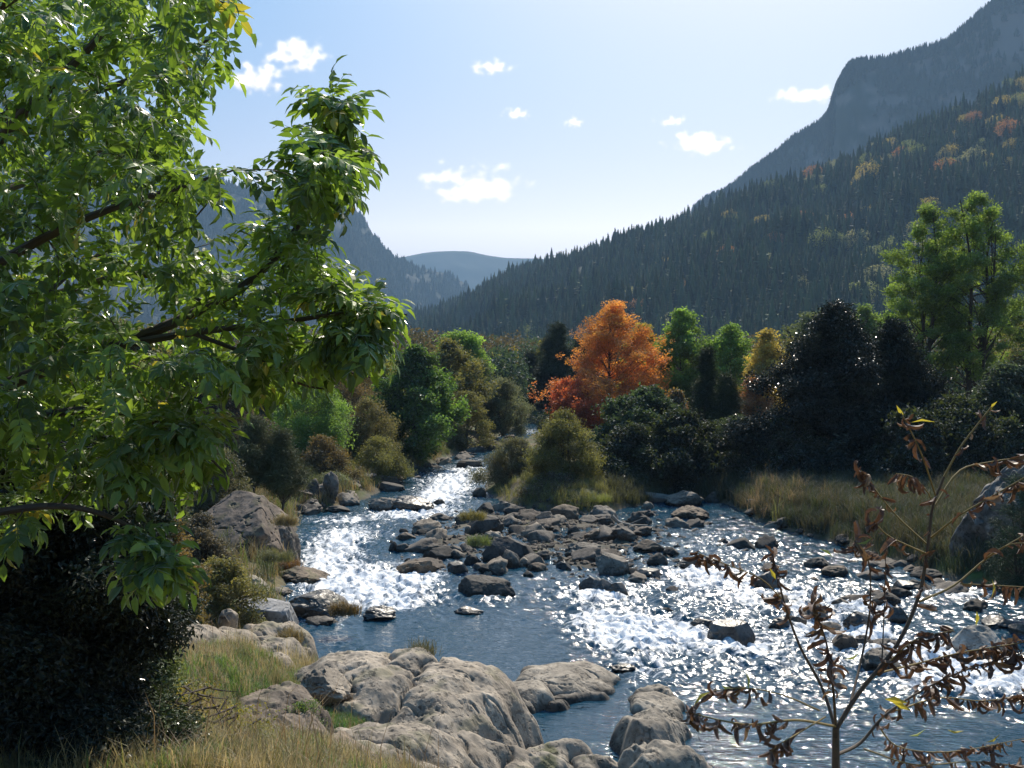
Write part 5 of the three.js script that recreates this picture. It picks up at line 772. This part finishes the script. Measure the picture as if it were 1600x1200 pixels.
T('low_shrub', 'brownish heather-like shrub at the left foot of the large brown boulder', 'shrub', { px: 312, top: 800, d: 26, w: 80, cols: [[0.09, 0.085, 0.04], [0.17, 0.13, 0.06]], kit: 'small', shape: 'dome', bot: 0.02, n: 1000, size: 1.4, stems: 8, lobes: 34, thick: 0.012 });
T('low_shrub', 'rusty-leaved shrub left of the large brown boulder under the ash', 'shrub', { px: 262, top: 800, d: 19, w: 110, cols: [[0.12, 0.11, 0.03], [0.24, 0.15, 0.03]], kit: 'small', shape: 'dome', bot: 0.02, n: 1000, size: 1.3, stems: 8, lobes: 34, thick: 0.012 });
T('low_shrub', 'tangled green shrub on the slope behind the rusty-leaved one', 'shrub', { px: 220, top: 720, d: 27, w: 170, cols: [[0.06, 0.08, 0.025], [0.13, 0.14, 0.04]], kit: 'fine', shape: 'dome', bot: 0.02, n: 1500, size: 0.9, stems: 8, lobes: 34, thick: 0.015 });
T('low_shrub', 'yellow shrub seen between the ash branches on the left slope', 'shrub', { px: 255, top: 590, d: 40, w: 100, cols: [[0.20, 0.18, 0.04], [0.30, 0.26, 0.05]], kit: 'fine', shape: 'dome', bot: 0.02, n: 900, size: 1.0, stems: 6, thick: 0.02 });

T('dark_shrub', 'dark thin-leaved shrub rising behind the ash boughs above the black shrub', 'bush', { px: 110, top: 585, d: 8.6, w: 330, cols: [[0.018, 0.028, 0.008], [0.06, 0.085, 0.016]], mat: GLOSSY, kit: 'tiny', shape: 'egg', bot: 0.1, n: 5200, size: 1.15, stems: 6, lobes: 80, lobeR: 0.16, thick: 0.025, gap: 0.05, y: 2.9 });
// ---------------------------------------------------------------- the ash over the near bank
// a compound leaf: stalk along +x, pairs of leaflets and one at the tip
function compoundLeaf(seed, pairs = 3) {
  const r = rng(seed), t = [], L = 0.175, P = (u) => V(L * u, -0.03 * u * u, 0);
  const leaflet = (b, d, up, len, wid) => {
    const s = V(0, 0, 0).crossVectors(d, up).normalize(), n = V(0, 0, 0).crossVectors(s, d).normalize(), c = 0.10 + 0.22 * r(), f = 0.18 + 0.3 * r(), Q = (u, w) => b.clone().addScaledVector(d, len * u).addScaledVector(n, -len * c * u * u + Math.abs(w) * wid * f).addScaledVector(s, w * wid);
    const m = [0, 0.3, 0.65, 1].map((u) => Q(u, 0)), l = [Q(0.3, 0.48), Q(0.65, 0.40)], q = [Q(0.3, -0.48), Q(0.65, -0.40)];
    for (const v of [m[0], m[1], l[0], m[1], m[2], l[1], m[1], l[1], l[0], m[2], m[3], l[1], m[0], q[0], m[1], m[1], q[1], m[2], m[1], q[0], q[1], m[2], q[1], m[3]]) t.push(v.x, v.y, v.z);
  };
  for (let i = 0; i < pairs; i++) for (const s of [1, -1]) { const u = 0.30 + 0.62 * i / pairs + 0.03 * r(), d = V(0.35 + 0.5 * r(), -0.05 - 0.6 * r(), s * 0.85).normalize(); leaflet(P(u), d, V(0.5 * (r() - 0.5), 1, -s * 0.25 + 1.1 * (r() - 0.5)).normalize(), 0.068 * (0.8 + 0.45 * r()) * (i === 0 ? 0.85 : 1), 0.032 * (0.85 + 0.35 * r())); }
  leaflet(P(1), V(1, -0.5 - 0.4 * r(), 0.3 * (r() - 0.5)).normalize(), V(0.3, 1, 0.3 * (r() - 0.5)).normalize(), 0.08, 0.036);
  const st = []; for (let i = 0; i < 5; i++) { const a = P(i / 5), b = P((i + 1) / 5), w = 0.0016; for (const v of [V(a.x, a.y, -w), V(b.x, b.y, -w), V(b.x, b.y, w), V(a.x, a.y, -w), V(b.x, b.y, w), V(a.x, a.y, w)]) st.push(v.x, v.y, v.z); }
  return geoOf([...t, ...st]);
}
{
  const r = rng(2024), tree = new THREE.Group(), base = at(-205, 600, 5.4); base.y = ground(base.x, 5.4) - 0.1; tree.position.copy(base);
  const K = (a) => a.map(([px, py, d]) => at(px, py, d).sub(base)), wood = [];
  const paths = [ // [points as seen with distance, radius at start, at end]
    [[[-205, 1260, 5.4], [-190, 900, 5.4], [-165, 600, 5.35], [-125, 350, 5.3], [-70, 60, 5.2], [-10, -250, 5.2]], 0.11, 0.035],
    [[[-185, 790, 5.4], [-60, 640, 5.2], [120, 560, 5.0], [270, 505, 4.9], [400, 432, 4.9], [470, 345, 4.9], [506, 240, 4.9], [512, 160, 4.9]], 0.042, 0.004],
    [[[160, 545, 4.98], [300, 520, 4.8], [430, 505, 4.7], [560, 488, 4.65], [636, 492, 4.65]], 0.022, 0.004],
    [[[-130, 370, 5.3], [0, 215, 5.0], [95, 120, 4.9], [165, 45, 4.8], [230, -60, 4.8]], 0.038, 0.008],
    [[[-110, 290, 5.3], [10, 180, 5.6], [160, 140, 5.7], [290, 85, 5.7], [365, 30, 5.7]], 0.032, 0.005],
    [[[-155, 530, 5.35], [0, 410, 4.5], [150, 335, 4.3], [290, 290, 4.3], [365, 266, 4.3]], 0.030, 0.004],
    [[[-180, 740, 5.4], [0, 665, 4.6], [150, 640, 4.5], [230, 655, 4.5], [300, 690, 4.55], [352, 740, 4.6]], 0.026, 0.004],
    [[[-190, 900, 5.4], [0, 800, 4.4], [130, 795, 4.3], [220, 835, 4.4], [285, 915, 4.4]], 0.022, 0.004],
    [[[-125, 340, 5.3], [90, 265, 6.2], [240, 190, 6.4], [345, 120, 6.4]], 0.030, 0.005],
    [[[-155, 520, 5.35], [50, 470, 5.9], [240, 430, 5.9], [390, 530, 5.7], [500, 570, 5.5], [580, 590, 5.4]], 0.030, 0.004],
    [[[-70, 60, 5.2], [100, -40, 4.7], [240, -30, 4.6], [350, 5, 4.6]], 0.024, 0.005],
    [[[300, 520, 4.8], [400, 560, 4.7], [470, 600, 4.7], [520, 610, 4.7]], 0.012, 0.003],
    [[[60, 470, 5.9], [150, 400, 6.2], [270, 370, 6.3], [340, 300, 6.3]], 0.016, 0.004],
  ];
  const nodes = [];
  for (const [pts, r0, r1] of paths) { const v = K(pts), n = (v.length - 1) * 6; wood.push(limb(v, r0, r1, 8, n, 0.9)); const c = new THREE.CatmullRomCurve3(v, false, 'centripetal'); for (let i = 0; i <= 40; i++) nodes.push({ p: c.getPoint(i / 40), t: c.getTangent(i / 40), r: lerp(r0, r1, i / 40) }); }
  mesh(wood.shift(), BARK, 'trunk', tree); wood.forEach((w) => mesh(w, BARK, 'branch', tree));
  const areas = [
    [[[-90, -60], [345, -40], [345, 90], [300, 170], [295, 235], [340, 265], [310, 335], [380, 480], [330, 630], [150, 630], [-90, 700]], 3.9, 6.7, 380],
    [[[370, 450], [420, 345], [462, 320], [468, 240], [512, 180], [562, 235], [550, 285], [515, 320], [528, 390], [510, 430], [565, 462], [605, 485], [600, 530], [565, 580], [490, 585], [420, 615], [340, 590]], 4.3, 5.8, 92],
    [[[150, 640], [310, 655], [335, 690], [325, 725], [285, 755], [220, 750], [150, 720]], 4.2, 5.0, 46],
    [[[205, 825], [250, 835], [280, 880], [255, 890], [215, 870]], 4.2, 4.6, 14],
    [[[500, 450], [560, 465], [618, 478], [622, 508], [585, 538], [500, 545]], 4.5, 4.8, 34],
    [[[470, 240], [490, 200], [512, 180], [548, 232], [545, 280], [505, 300]], 4.7, 5.1, 14],
    [[[498, 172], [512, 150], [530, 170], [525, 205], [500, 205]], 4.85, 4.95, 9],
    [[[-90, 640], [150, 640], [160, 760], [60, 820], [-90, 860]], 4.2, 5.6, 46],
  ];
  const tips = [];
  for (const [poly, d0, d1, n] of areas) { const xs = poly.map((q) => q[0]), ys = poly.map((q) => q[1]); let c = 0; while (c < n) { const px = lerp(Math.min(...xs), Math.max(...xs), r()), py = lerp(Math.min(...ys), Math.max(...ys), r()), d = lerp(d0, d1, r()); if (!inPoly(poly, px, py) || n2(px * 0.010 + d * 0.5, py * 0.010) < -0.22) continue; tips.push(at(px, py, d).sub(base)); c++; } }
  const near = (p) => { let b = null, m = 1e9; for (const n of nodes) { const q = n.p.distanceToSquared(p); if (q < m) { m = q; b = n; } } return [b, Math.sqrt(m)]; };
  tips.sort((a, b) => near(a)[1] - near(b)[1]);
  const twigs = [], spots = [];
  for (const tip of tips) {
    const [n, dist] = near(tip), a = n.p, mid = a.clone().lerp(tip, 0.5).addScaledVector(n.t, dist * 0.15).add(V(0, dist * 0.06, 0)), c = new THREE.CatmullRomCurve3([a, mid, tip]), rr = Math.min(n.r * 0.7, 0.003 + dist * 0.006);
    twigs.push(limb([a, mid, tip], rr, 0.0018, 4, 5)); for (let i = 1; i <= 5; i++) nodes.push({ p: c.getPoint(i / 5), t: c.getTangent(i / 5), r: lerp(rr, 0.0018, i / 5) });
    const len = Math.max(dist, 0.05), cnt = dist > 0.25 ? 5 : 4;
    for (let k = 0; k < cnt; k++) { const u = 1 - k * Math.min(0.22, 0.075 / len), p = c.getPoint(clamp(u, 0, 1)), tg = c.getTangent(clamp(u, 0, 1)); const ring = k === 0 ? 1 : 2, a0 = r() * 3.14; for (let q = 0; q < ring; q++) spots.push([p, tg, a0 + q * Math.PI, k === 0]); }
  }
  mesh(mergeGeometries(twigs), BARK, 'twigs', tree).userData.kind = 'stuff';
  const LV = [compoundLeaf(1, 3), compoundLeaf(2, 4), compoundLeaf(3, 3), compoundLeaf(4, 4), compoundLeaf(5, 2)];
  const tones = [[0.15, 0.25, 0.022], [0.21, 0.33, 0.03], [0.31, 0.45, 0.045], [0.09, 0.16, 0.018], [0.48, 0.42, 0.04]];
  const ashMat = (c) => leafMat({ color: rgb(...c), transmission: 0.6, clearcoat: 1, clearcoatRoughness: 0.25 }), mats = tones.map(ashMat);
  const list = spots.map(([p, tg, a, end]) => {
    const side = V(0, 1, 0).cross(tg).normalize(), up = tg.clone().cross(side).negate(), out = side.clone().multiplyScalar(Math.cos(a)).addScaledVector(up, Math.sin(a) * 0.6), d = end ? tg.clone() : out.addScaledVector(tg, 0.8); d.y -= 0.02 + 0.42 * r(); d.add(dirRand(r).multiplyScalar(0.5)).normalize();
    const z = d.clone().cross(V((r() - 0.5) * 1.3, 1, (r() - 0.5) * 1.3)).normalize(), y = z.clone().cross(d), s = 0.58 + 0.5 * r();
    const M = new THREE.Matrix4().makeBasis(d, y, z); const Q = new THREE.Quaternion().setFromRotationMatrix(M), w = p.clone().add(base), px = 800 + w.x / -w.z * F;
    return { p, Q, s, v: Math.floor(r() * 5), m: r() < 0.022 ? 4 : Math.floor(r() * 4), key: s / -w.z * (px > -10 ? 1 : 0.01) * (px > 330 ? 1.6 : 1) * (0.75 + 0.5 * r()) };
  }).sort((a, b) => b.key - a.key);
  list.slice(0, 300).forEach((e) => { const m = mesh(LV[e.v], mats[e.m], 'leaf', tree); m.position.copy(e.p); m.quaternion.copy(e.Q); m.scale.setScalar(e.s); });
  const rest = list.slice(300), im0 = leafMat({ transmission: 0.6, clearcoat: 1, clearcoatRoughness: 0.25 });
  for (let v = 0; v < 5; v++) { const a = rest.filter((e) => e.v === v), im = new THREE.InstancedMesh(LV[v], im0, a.length); a.forEach((e, i) => { im.setMatrixAt(i, TM.compose(e.p, e.Q, V(e.s, e.s, e.s))); const k = 0.85 + 0.3 * r(); im.setColorAt(i, TC.setRGB(...tones[e.m].map((c) => c * k))); }); im.name = 'foliage'; im.userData.kind = 'stuff'; tree.add(im); }
  tag(tree, 'large green ash with glossy feathered leaves overhanging the left bank', 'tree'); add(tree, 'ash_tree');
}
// ---------------------------------------------------------------- the withered sapling at the right
{
  const r = rng(77), tree = new THREE.Group(), D = 4.4, base = at(1305, 1290, D); base.y = ground(base.x, D) - 0.1; tree.position.copy(base);
  const K = (a) => a.map(([px, py, dd]) => at(px, py, D + (dd ?? 0)).sub(base)), stemM = new THREE.MeshStandardMaterial({ color: rgb(0.115, 0.085, 0.06), map: barkMap, roughness: 0.85 }), twigM = new THREE.MeshStandardMaterial({ color: rgb(0.22, 0.16, 0.055), roughness: 0.8 });
  const foot = at(1305, 1290, D).sub(base);
  mesh(limb([V(0, 0, 0), foot, ...K([[1306, 1200], [1306, 1138]])], 0.021, 0.014, 8, 14), stemM, 'trunk', tree);
  const B = [ // path, radii, leaves, leaf start, dark stem
    [[[1306, 1140], [1340, 1085], [1400, 1010], [1436, 930], [1450, 850], [1458, 790], [1475, 745]], 0.013, 0.006, 6, 0.1, 1],
    [[[1475, 745], [1500, 700], [1530, 660], [1552, 632]], 0.006, 0.003, 3, 0.3],
    [[[1462, 775], [1440, 710, -0.1], [1420, 668, -0.12], [1408, 645, -0.12]], 0.005, 0.0025, 5, 0.2],
    [[[1458, 795, 0], [1500, 735, 0.1], [1545, 722, 0.15], [1620, 712, 0.2]], 0.006, 0.003, 8, 0.3],
    [[[1455, 840], [1500, 805, -0.1], [1560, 770, -0.15], [1620, 735, -0.2]], 0.006, 0.003, 12, 0.3],
    [[[1448, 850], [1400, 805, 0.1], [1360, 755, 0.15], [1345, 735, 0.15]], 0.005, 0.003, 9, 0.3],
    [[[1448, 865], [1425, 855, -0.1], [1385, 835, -0.15], [1366, 815, -0.15]], 0.005, 0.0025, 9, 0.2],
    [[[1460, 795], [1450, 770], [1425, 745], [1400, 740]], 0.004, 0.002, 6, 0.4],
    [[[1436, 940], [1490, 915, 0.05], [1545, 870, 0.1], [1620, 825, 0.1]], 0.007, 0.003, 5, 0.4],
    [[[1500, 912, 0.05], [1560, 915, 0.05], [1620, 918, 0.1]], 0.004, 0.002, 9, 0.2],
    [[[1540, 872, 0.1], [1580, 850], [1625, 850]], 0.004, 0.002, 2, 0.4],
    [[[1306, 1140], [1285, 1075, 0.1], [1250, 1010, 0.15], [1225, 940, 0.15], [1214, 895, 0.15], [1206, 862, 0.15]], 0.010, 0.003, 12, 0.5, 1],
    [[[1225, 940, 0.15], [1190, 905, 0.15], [1130, 880, 0.15], [1085, 862, 0.15]], 0.004, 0.002, 11, 0.35],
    [[[1306, 1135], [1300, 1060, -0.1], [1290, 1000, -0.1], [1268, 940, -0.1]], 0.008, 0.003, 22, 0.2, 1],
    [[[1330, 1095], [1350, 1010, 0.2], [1360, 940, 0.2], [1355, 870, 0.2], [1335, 845, 0.2]], 0.007, 0.0025, 16, 0.35, 1],
    [[[1378, 1035], [1382, 940, 0.1], [1384, 870, 0.1]], 0.004, 0.002, 8, 0.3, 1],
    [[[1306, 1135], [1240, 1125, -0.2], [1170, 1132, -0.25], [1095, 1118, -0.3], [1075, 1112, -0.3]], 0.008, 0.002, 22, 0.15],
    [[[1280, 1110, -0.1], [1220, 1085, -0.2], [1165, 1075, -0.2], [1110, 1080, -0.2]], 0.005, 0.002, 9, 0.4],
    [[[1290, 1120, -0.1], [1240, 1150, -0.2], [1215, 1165, -0.25], [1205, 1175, -0.25]], 0.004, 0.002, 10, 0.2],
    [[[1306, 1180], [1345, 1160, 0.1], [1380, 1120, 0.1], [1430, 1085, 0.15], [1500, 1050, 0.2], [1600, 1020, 0.25]], 0.010, 0.003, 34, 0.3, 1],
    [[[1380, 1050], [1440, 1035, 0.15], [1500, 1020, 0.2], [1560, 1010, 0.25], [1620, 1000, 0.3]], 0.006, 0.002, 44, 0.1],
    [[[1370, 1055], [1430, 1000, -0.1], [1490, 985, -0.1]], 0.005, 0.002, 20, 0.1],
    [[[1370, 1130, 0.1], [1400, 1165, 0.2], [1480, 1175, 0.3], [1620, 1150, 0.4]], 0.005, 0.002, 22, 0.2],
    [[[1400, 1110, 0.1], [1470, 1090, 0.3], [1540, 1095, 0.4], [1620, 1080, 0.5]], 0.005, 0.002, 24, 0.1],
    [[[1350, 1170, 0.1], [1430, 1195, 0.2], [1520, 1190, 0.3], [1620, 1200, 0.4]], 0.005, 0.002, 18, 0.2],
  ];
  // a withered leaf: a narrow blade rolled lengthwise and coiled
  const curl = (seed) => { const q = rng(seed), t = [], n = 9, L = 0.082 * (0.7 + 0.5 * q()), c = 0.8 + 4.2 * q(), tw = (q() - 0.5) * 3, P = []; let x = 0, y = 0, a = -0.2; for (let i = 0; i <= n; i++) { const u = i / n, w = 0.0105 * Math.pow(Math.sin(Math.PI * clamp(u * 0.93 + 0.05, 0, 1)), 0.7) * (0.8 + 0.4 * q()), s = tw * u, roll = 0.6 + 0.9 * q(); const n1 = V(-Math.sin(a), Math.cos(a), 0), b = V(0, 0, 1), sd = b.clone().multiplyScalar(Math.cos(s)).addScaledVector(n1, Math.sin(s)), up = n1.clone().multiplyScalar(Math.cos(s)).addScaledVector(b, -Math.sin(s)); P.push([V(x, y, 0), V(x, y, 0).addScaledVector(sd, w).addScaledVector(up, w * roll), V(x, y, 0).addScaledVector(sd, -w).addScaledVector(up, w * roll)]); x += Math.cos(a) * L / n; y += Math.sin(a) * L / n; a -= c / n * (0.3 + 1.4 * u); } for (let i = 0; i < n; i++) for (const k of [1, 2]) for (const v of [P[i][0], P[i + 1][0], P[i + 1][k], P[i][0], P[i + 1][k], P[i][k]]) t.push(v.x, v.y, v.z); return geoOf(t); };
  const flatLeaf = (seed) => { const q = rng(seed), t = []; leafTris(t, V(0, 0, 0), V(1, -0.2, 0).normalize(), V(0, 1, 0.4).normalize(), 0.062, 0.019, 0.3); return geoOf(t); };
  const CV = [1, 2, 3, 4, 5, 6, 7, 8].map(curl), FV = [flatLeaf(1)];
  const brown = [[0.13, 0.065, 0.035], [0.20, 0.11, 0.06], [0.09, 0.045, 0.026], [0.26, 0.16, 0.08]].map((c) => leafMat({ color: rgb(...c), transmission: 0.3, clearcoat: 0.45, clearcoatRoughness: 0.4 })), yel = leafMat({ color: rgb(0.48, 0.40, 0.04), transmission: 0.55, clearcoat: 0.3 }), grn = leafMat({ color: rgb(0.22, 0.26, 0.04), transmission: 0.5, clearcoat: 0.4 });
  const cands = [];
  const place = (p, d, m, geo, s) => cands.push([p, d, m, geo, s]);
  for (const [pts, r0, r1, n, s0, dark] of B) {
    const v = K(pts); mesh(limb(v, r0 * 0.78, r1 * 0.8, 6, 0), dark ? stemM : twigM, 'branch', tree); const c = new THREE.CatmullRomCurve3(v, false, 'centripetal');
    for (let i = 0; i < n * 2.1; i++) { const u = s0 + (1 - s0) * Math.pow(r(), 0.75), p = c.getPoint(u), tg = c.getTangent(u), d = dirRand(r).multiplyScalar(0.8).addScaledVector(tg, 0.4); d.y -= 0.75; d.normalize(); place(p, d, brown[Math.floor(r() * 4)], CV[Math.floor(r() * 8)], 0.45 + 0.8 * r()); }
  }
  for (const [px, py, dx, dy, s, m] of [[1424, 660, 1, 0.35, 1.2, yel], [1412, 648, -0.6, 0.4, 0.7, yel], [1548, 640, 0.4, 0.9, 0.6, yel], [1338, 850, 1, 0.15, 1.0, grn], [1550, 905, 0.2, -0.9, 1.0, yel], [1526, 955, 0.1, -1, 0.8, yel], [1112, 1080, -0.9, -0.3, 1.3, yel], [1128, 1072, 0.8, -0.4, 1.0, grn], [1382, 1092, 0.9, -0.1, 1.2, yel], [1395, 1098, 0.8, -0.3, 1.0, yel], [1320, 1030, 0.7, 0.2, 0.9, grn], [1165, 1050, 0.3, -0.7, 1.0, grn], [1212, 905, -0.4, 0.6, 0.7, yel], [1480, 1140, 0.8, -0.2, 0.9, yel], [1540, 1160, 0.7, 0.3, 0.9, yel], [1420, 1150, 0.9, 0.2, 1.0, grn], [1300, 870, -0.5, 0.5, 0.8, grn]]) place(at(px, py, D).sub(base), V(dx, dy, 0.25).normalize(), m, FV[0], s * 1.25);
  const special = cands.splice(cands.length - 17), singles = [...special, ...cands.filter((_, i) => i % Math.max(1, Math.ceil(cands.length / 283)) === 0)].slice(0, 300), set = new Set(singles);
  const pose = ([p, d, , , s]) => { const z = d.clone().cross(dirRand(r)).normalize(), y = z.clone().cross(d); return [p, new THREE.Quaternion().setFromRotationMatrix(new THREE.Matrix4().makeBasis(d, y, z)), V(s, s, s)]; };
  singles.forEach((e) => { const m = mesh(e[3], e[2], 'leaf', tree), [p, q, s] = pose(e); m.position.copy(p); m.quaternion.copy(q); m.scale.copy(s); if (e[2] === yel) m.userData.label = 'yellow leaf'; });
  const rest = cands.filter((e) => !set.has(e)); if (rest.length) mesh(mergeGeometries(rest.map((e) => e[3].clone().applyMatrix4(TM.compose(...pose(e))))), brown[0], 'foliage', tree).userData.kind = 'stuff';
  tag(tree, 'withered sapling with curled brown leaves and a few yellow ones at the right', 'sapling'); add(tree, 'withered_sapling');
}
// ---------------------------------------------------------------- driftwood
{
  const g = new THREE.Group(), p = onY(1000, 782, 0.1), d = -p.z, s = (px, py, e = 0) => at(px, py, d + e).sub(p); g.position.copy(p);
  mesh(limb([s(945, 776), s(985, 776, 0.3), s(1020, 778), s(1048, 781, 0.2)], 0.30, 0.22, 10, 14), PALEBARK, 'log', g);
  mesh(limb([s(960, 768, 0.6), s(990, 770, 0.5), s(1040, 775, 0.4)], 0.12, 0.06, 7, 10), BARK, 'branch', g); mesh(limb([s(946, 778), s(938, 766), s(934, 756)], 0.14, 0.04, 6, 6), BARK, 'root', g);
  tag(g, 'thick fallen log lying across the mouth of the back channel', 'log'); add(g, 'fallen_log');
  const q = onY(985, 820, 0.1), h = new THREE.Group(), e = -q.z, t = (px, py) => at(px, py, e).sub(q); h.position.copy(q);
  mesh(limb([t(956, 806), t(966, 815), t(985, 820), t(1012, 821)], 0.09, 0.035, 7, 12), new THREE.MeshStandardMaterial({ color: rgb(0.42, 0.37, 0.30), map: barkMap, roughness: 0.9 }), 'stem', h); mesh(limb([t(984, 819), t(1000, 812), t(1008, 808)], 0.03, 0.012, 5, 6), PALEBARK, 'twig', h);
  tag(h, 'bleached curved driftwood branch on the upper part of the gravel bar', 'driftwood'); add(h, 'driftwood');
}

grass('bank_grass', 'shaded grass and herbs on the neck between island and right bank', 2200, BIGCLUMP[1], (r) => { const p = onY(950 + 190 * r(), 742 + 46 * r(), 0.2), s = polySd(waterPoly, p.x, -p.z); if (s < 0.1) return; return [p.x, ground(p.x, -p.z) - 0.02, p.z, 0.5 + 0.5 * r()]; }, (x, z, r) => { const k = 0.7 + 0.6 * r(); return [0.10 * k, 0.10 * k, 0.03 * k]; }, 8);
grass('dead_stems', 'scattered taller dead stems and seed heads in the near grass', 420, bladeClump(9, 5, 0.62, 0.10, 0.0035), (r) => { const d = 6.4 + 14 * Math.pow(r(), 1.2), x = lerp(-0.5 * d, -0.05 * d, r()); if (bare(x, d) || polySd(waterPoly, x, d) < 0.5) return; return [x, ground(x, d) - 0.02, -d, 0.7 + 0.6 * r()]; }, (x, z, r) => { const k = 0.6 + 0.8 * r(); return [0.26 * k, 0.17 * k, 0.08 * k]; }, 9);
T('rose_shrub', 'green leafy herb clump at the lower edge of the dark shrub', 'shrub', { px: 215, top: 1105, d: 8.2, w: 150, cols: [[0.07, 0.12, 0.02], [0.16, 0.20, 0.035]], kit: 'small', shape: 'dome', bot: 0.02, n: 420, size: 0.7, stems: 7, lobes: 26, thick: 0.008 });
T('rose_shrub', 'small green herb beside the striated slab', 'shrub', { px: 468, top: 1085, d: 13.6, w: 80, cols: [[0.09, 0.16, 0.025], [0.17, 0.24, 0.035]], kit: 'small', shape: 'dome', bot: 0.02, n: 160, size: 0.6, stems: 5, lobes: 20, thick: 0.006 });
renderer.render(scene, camera);
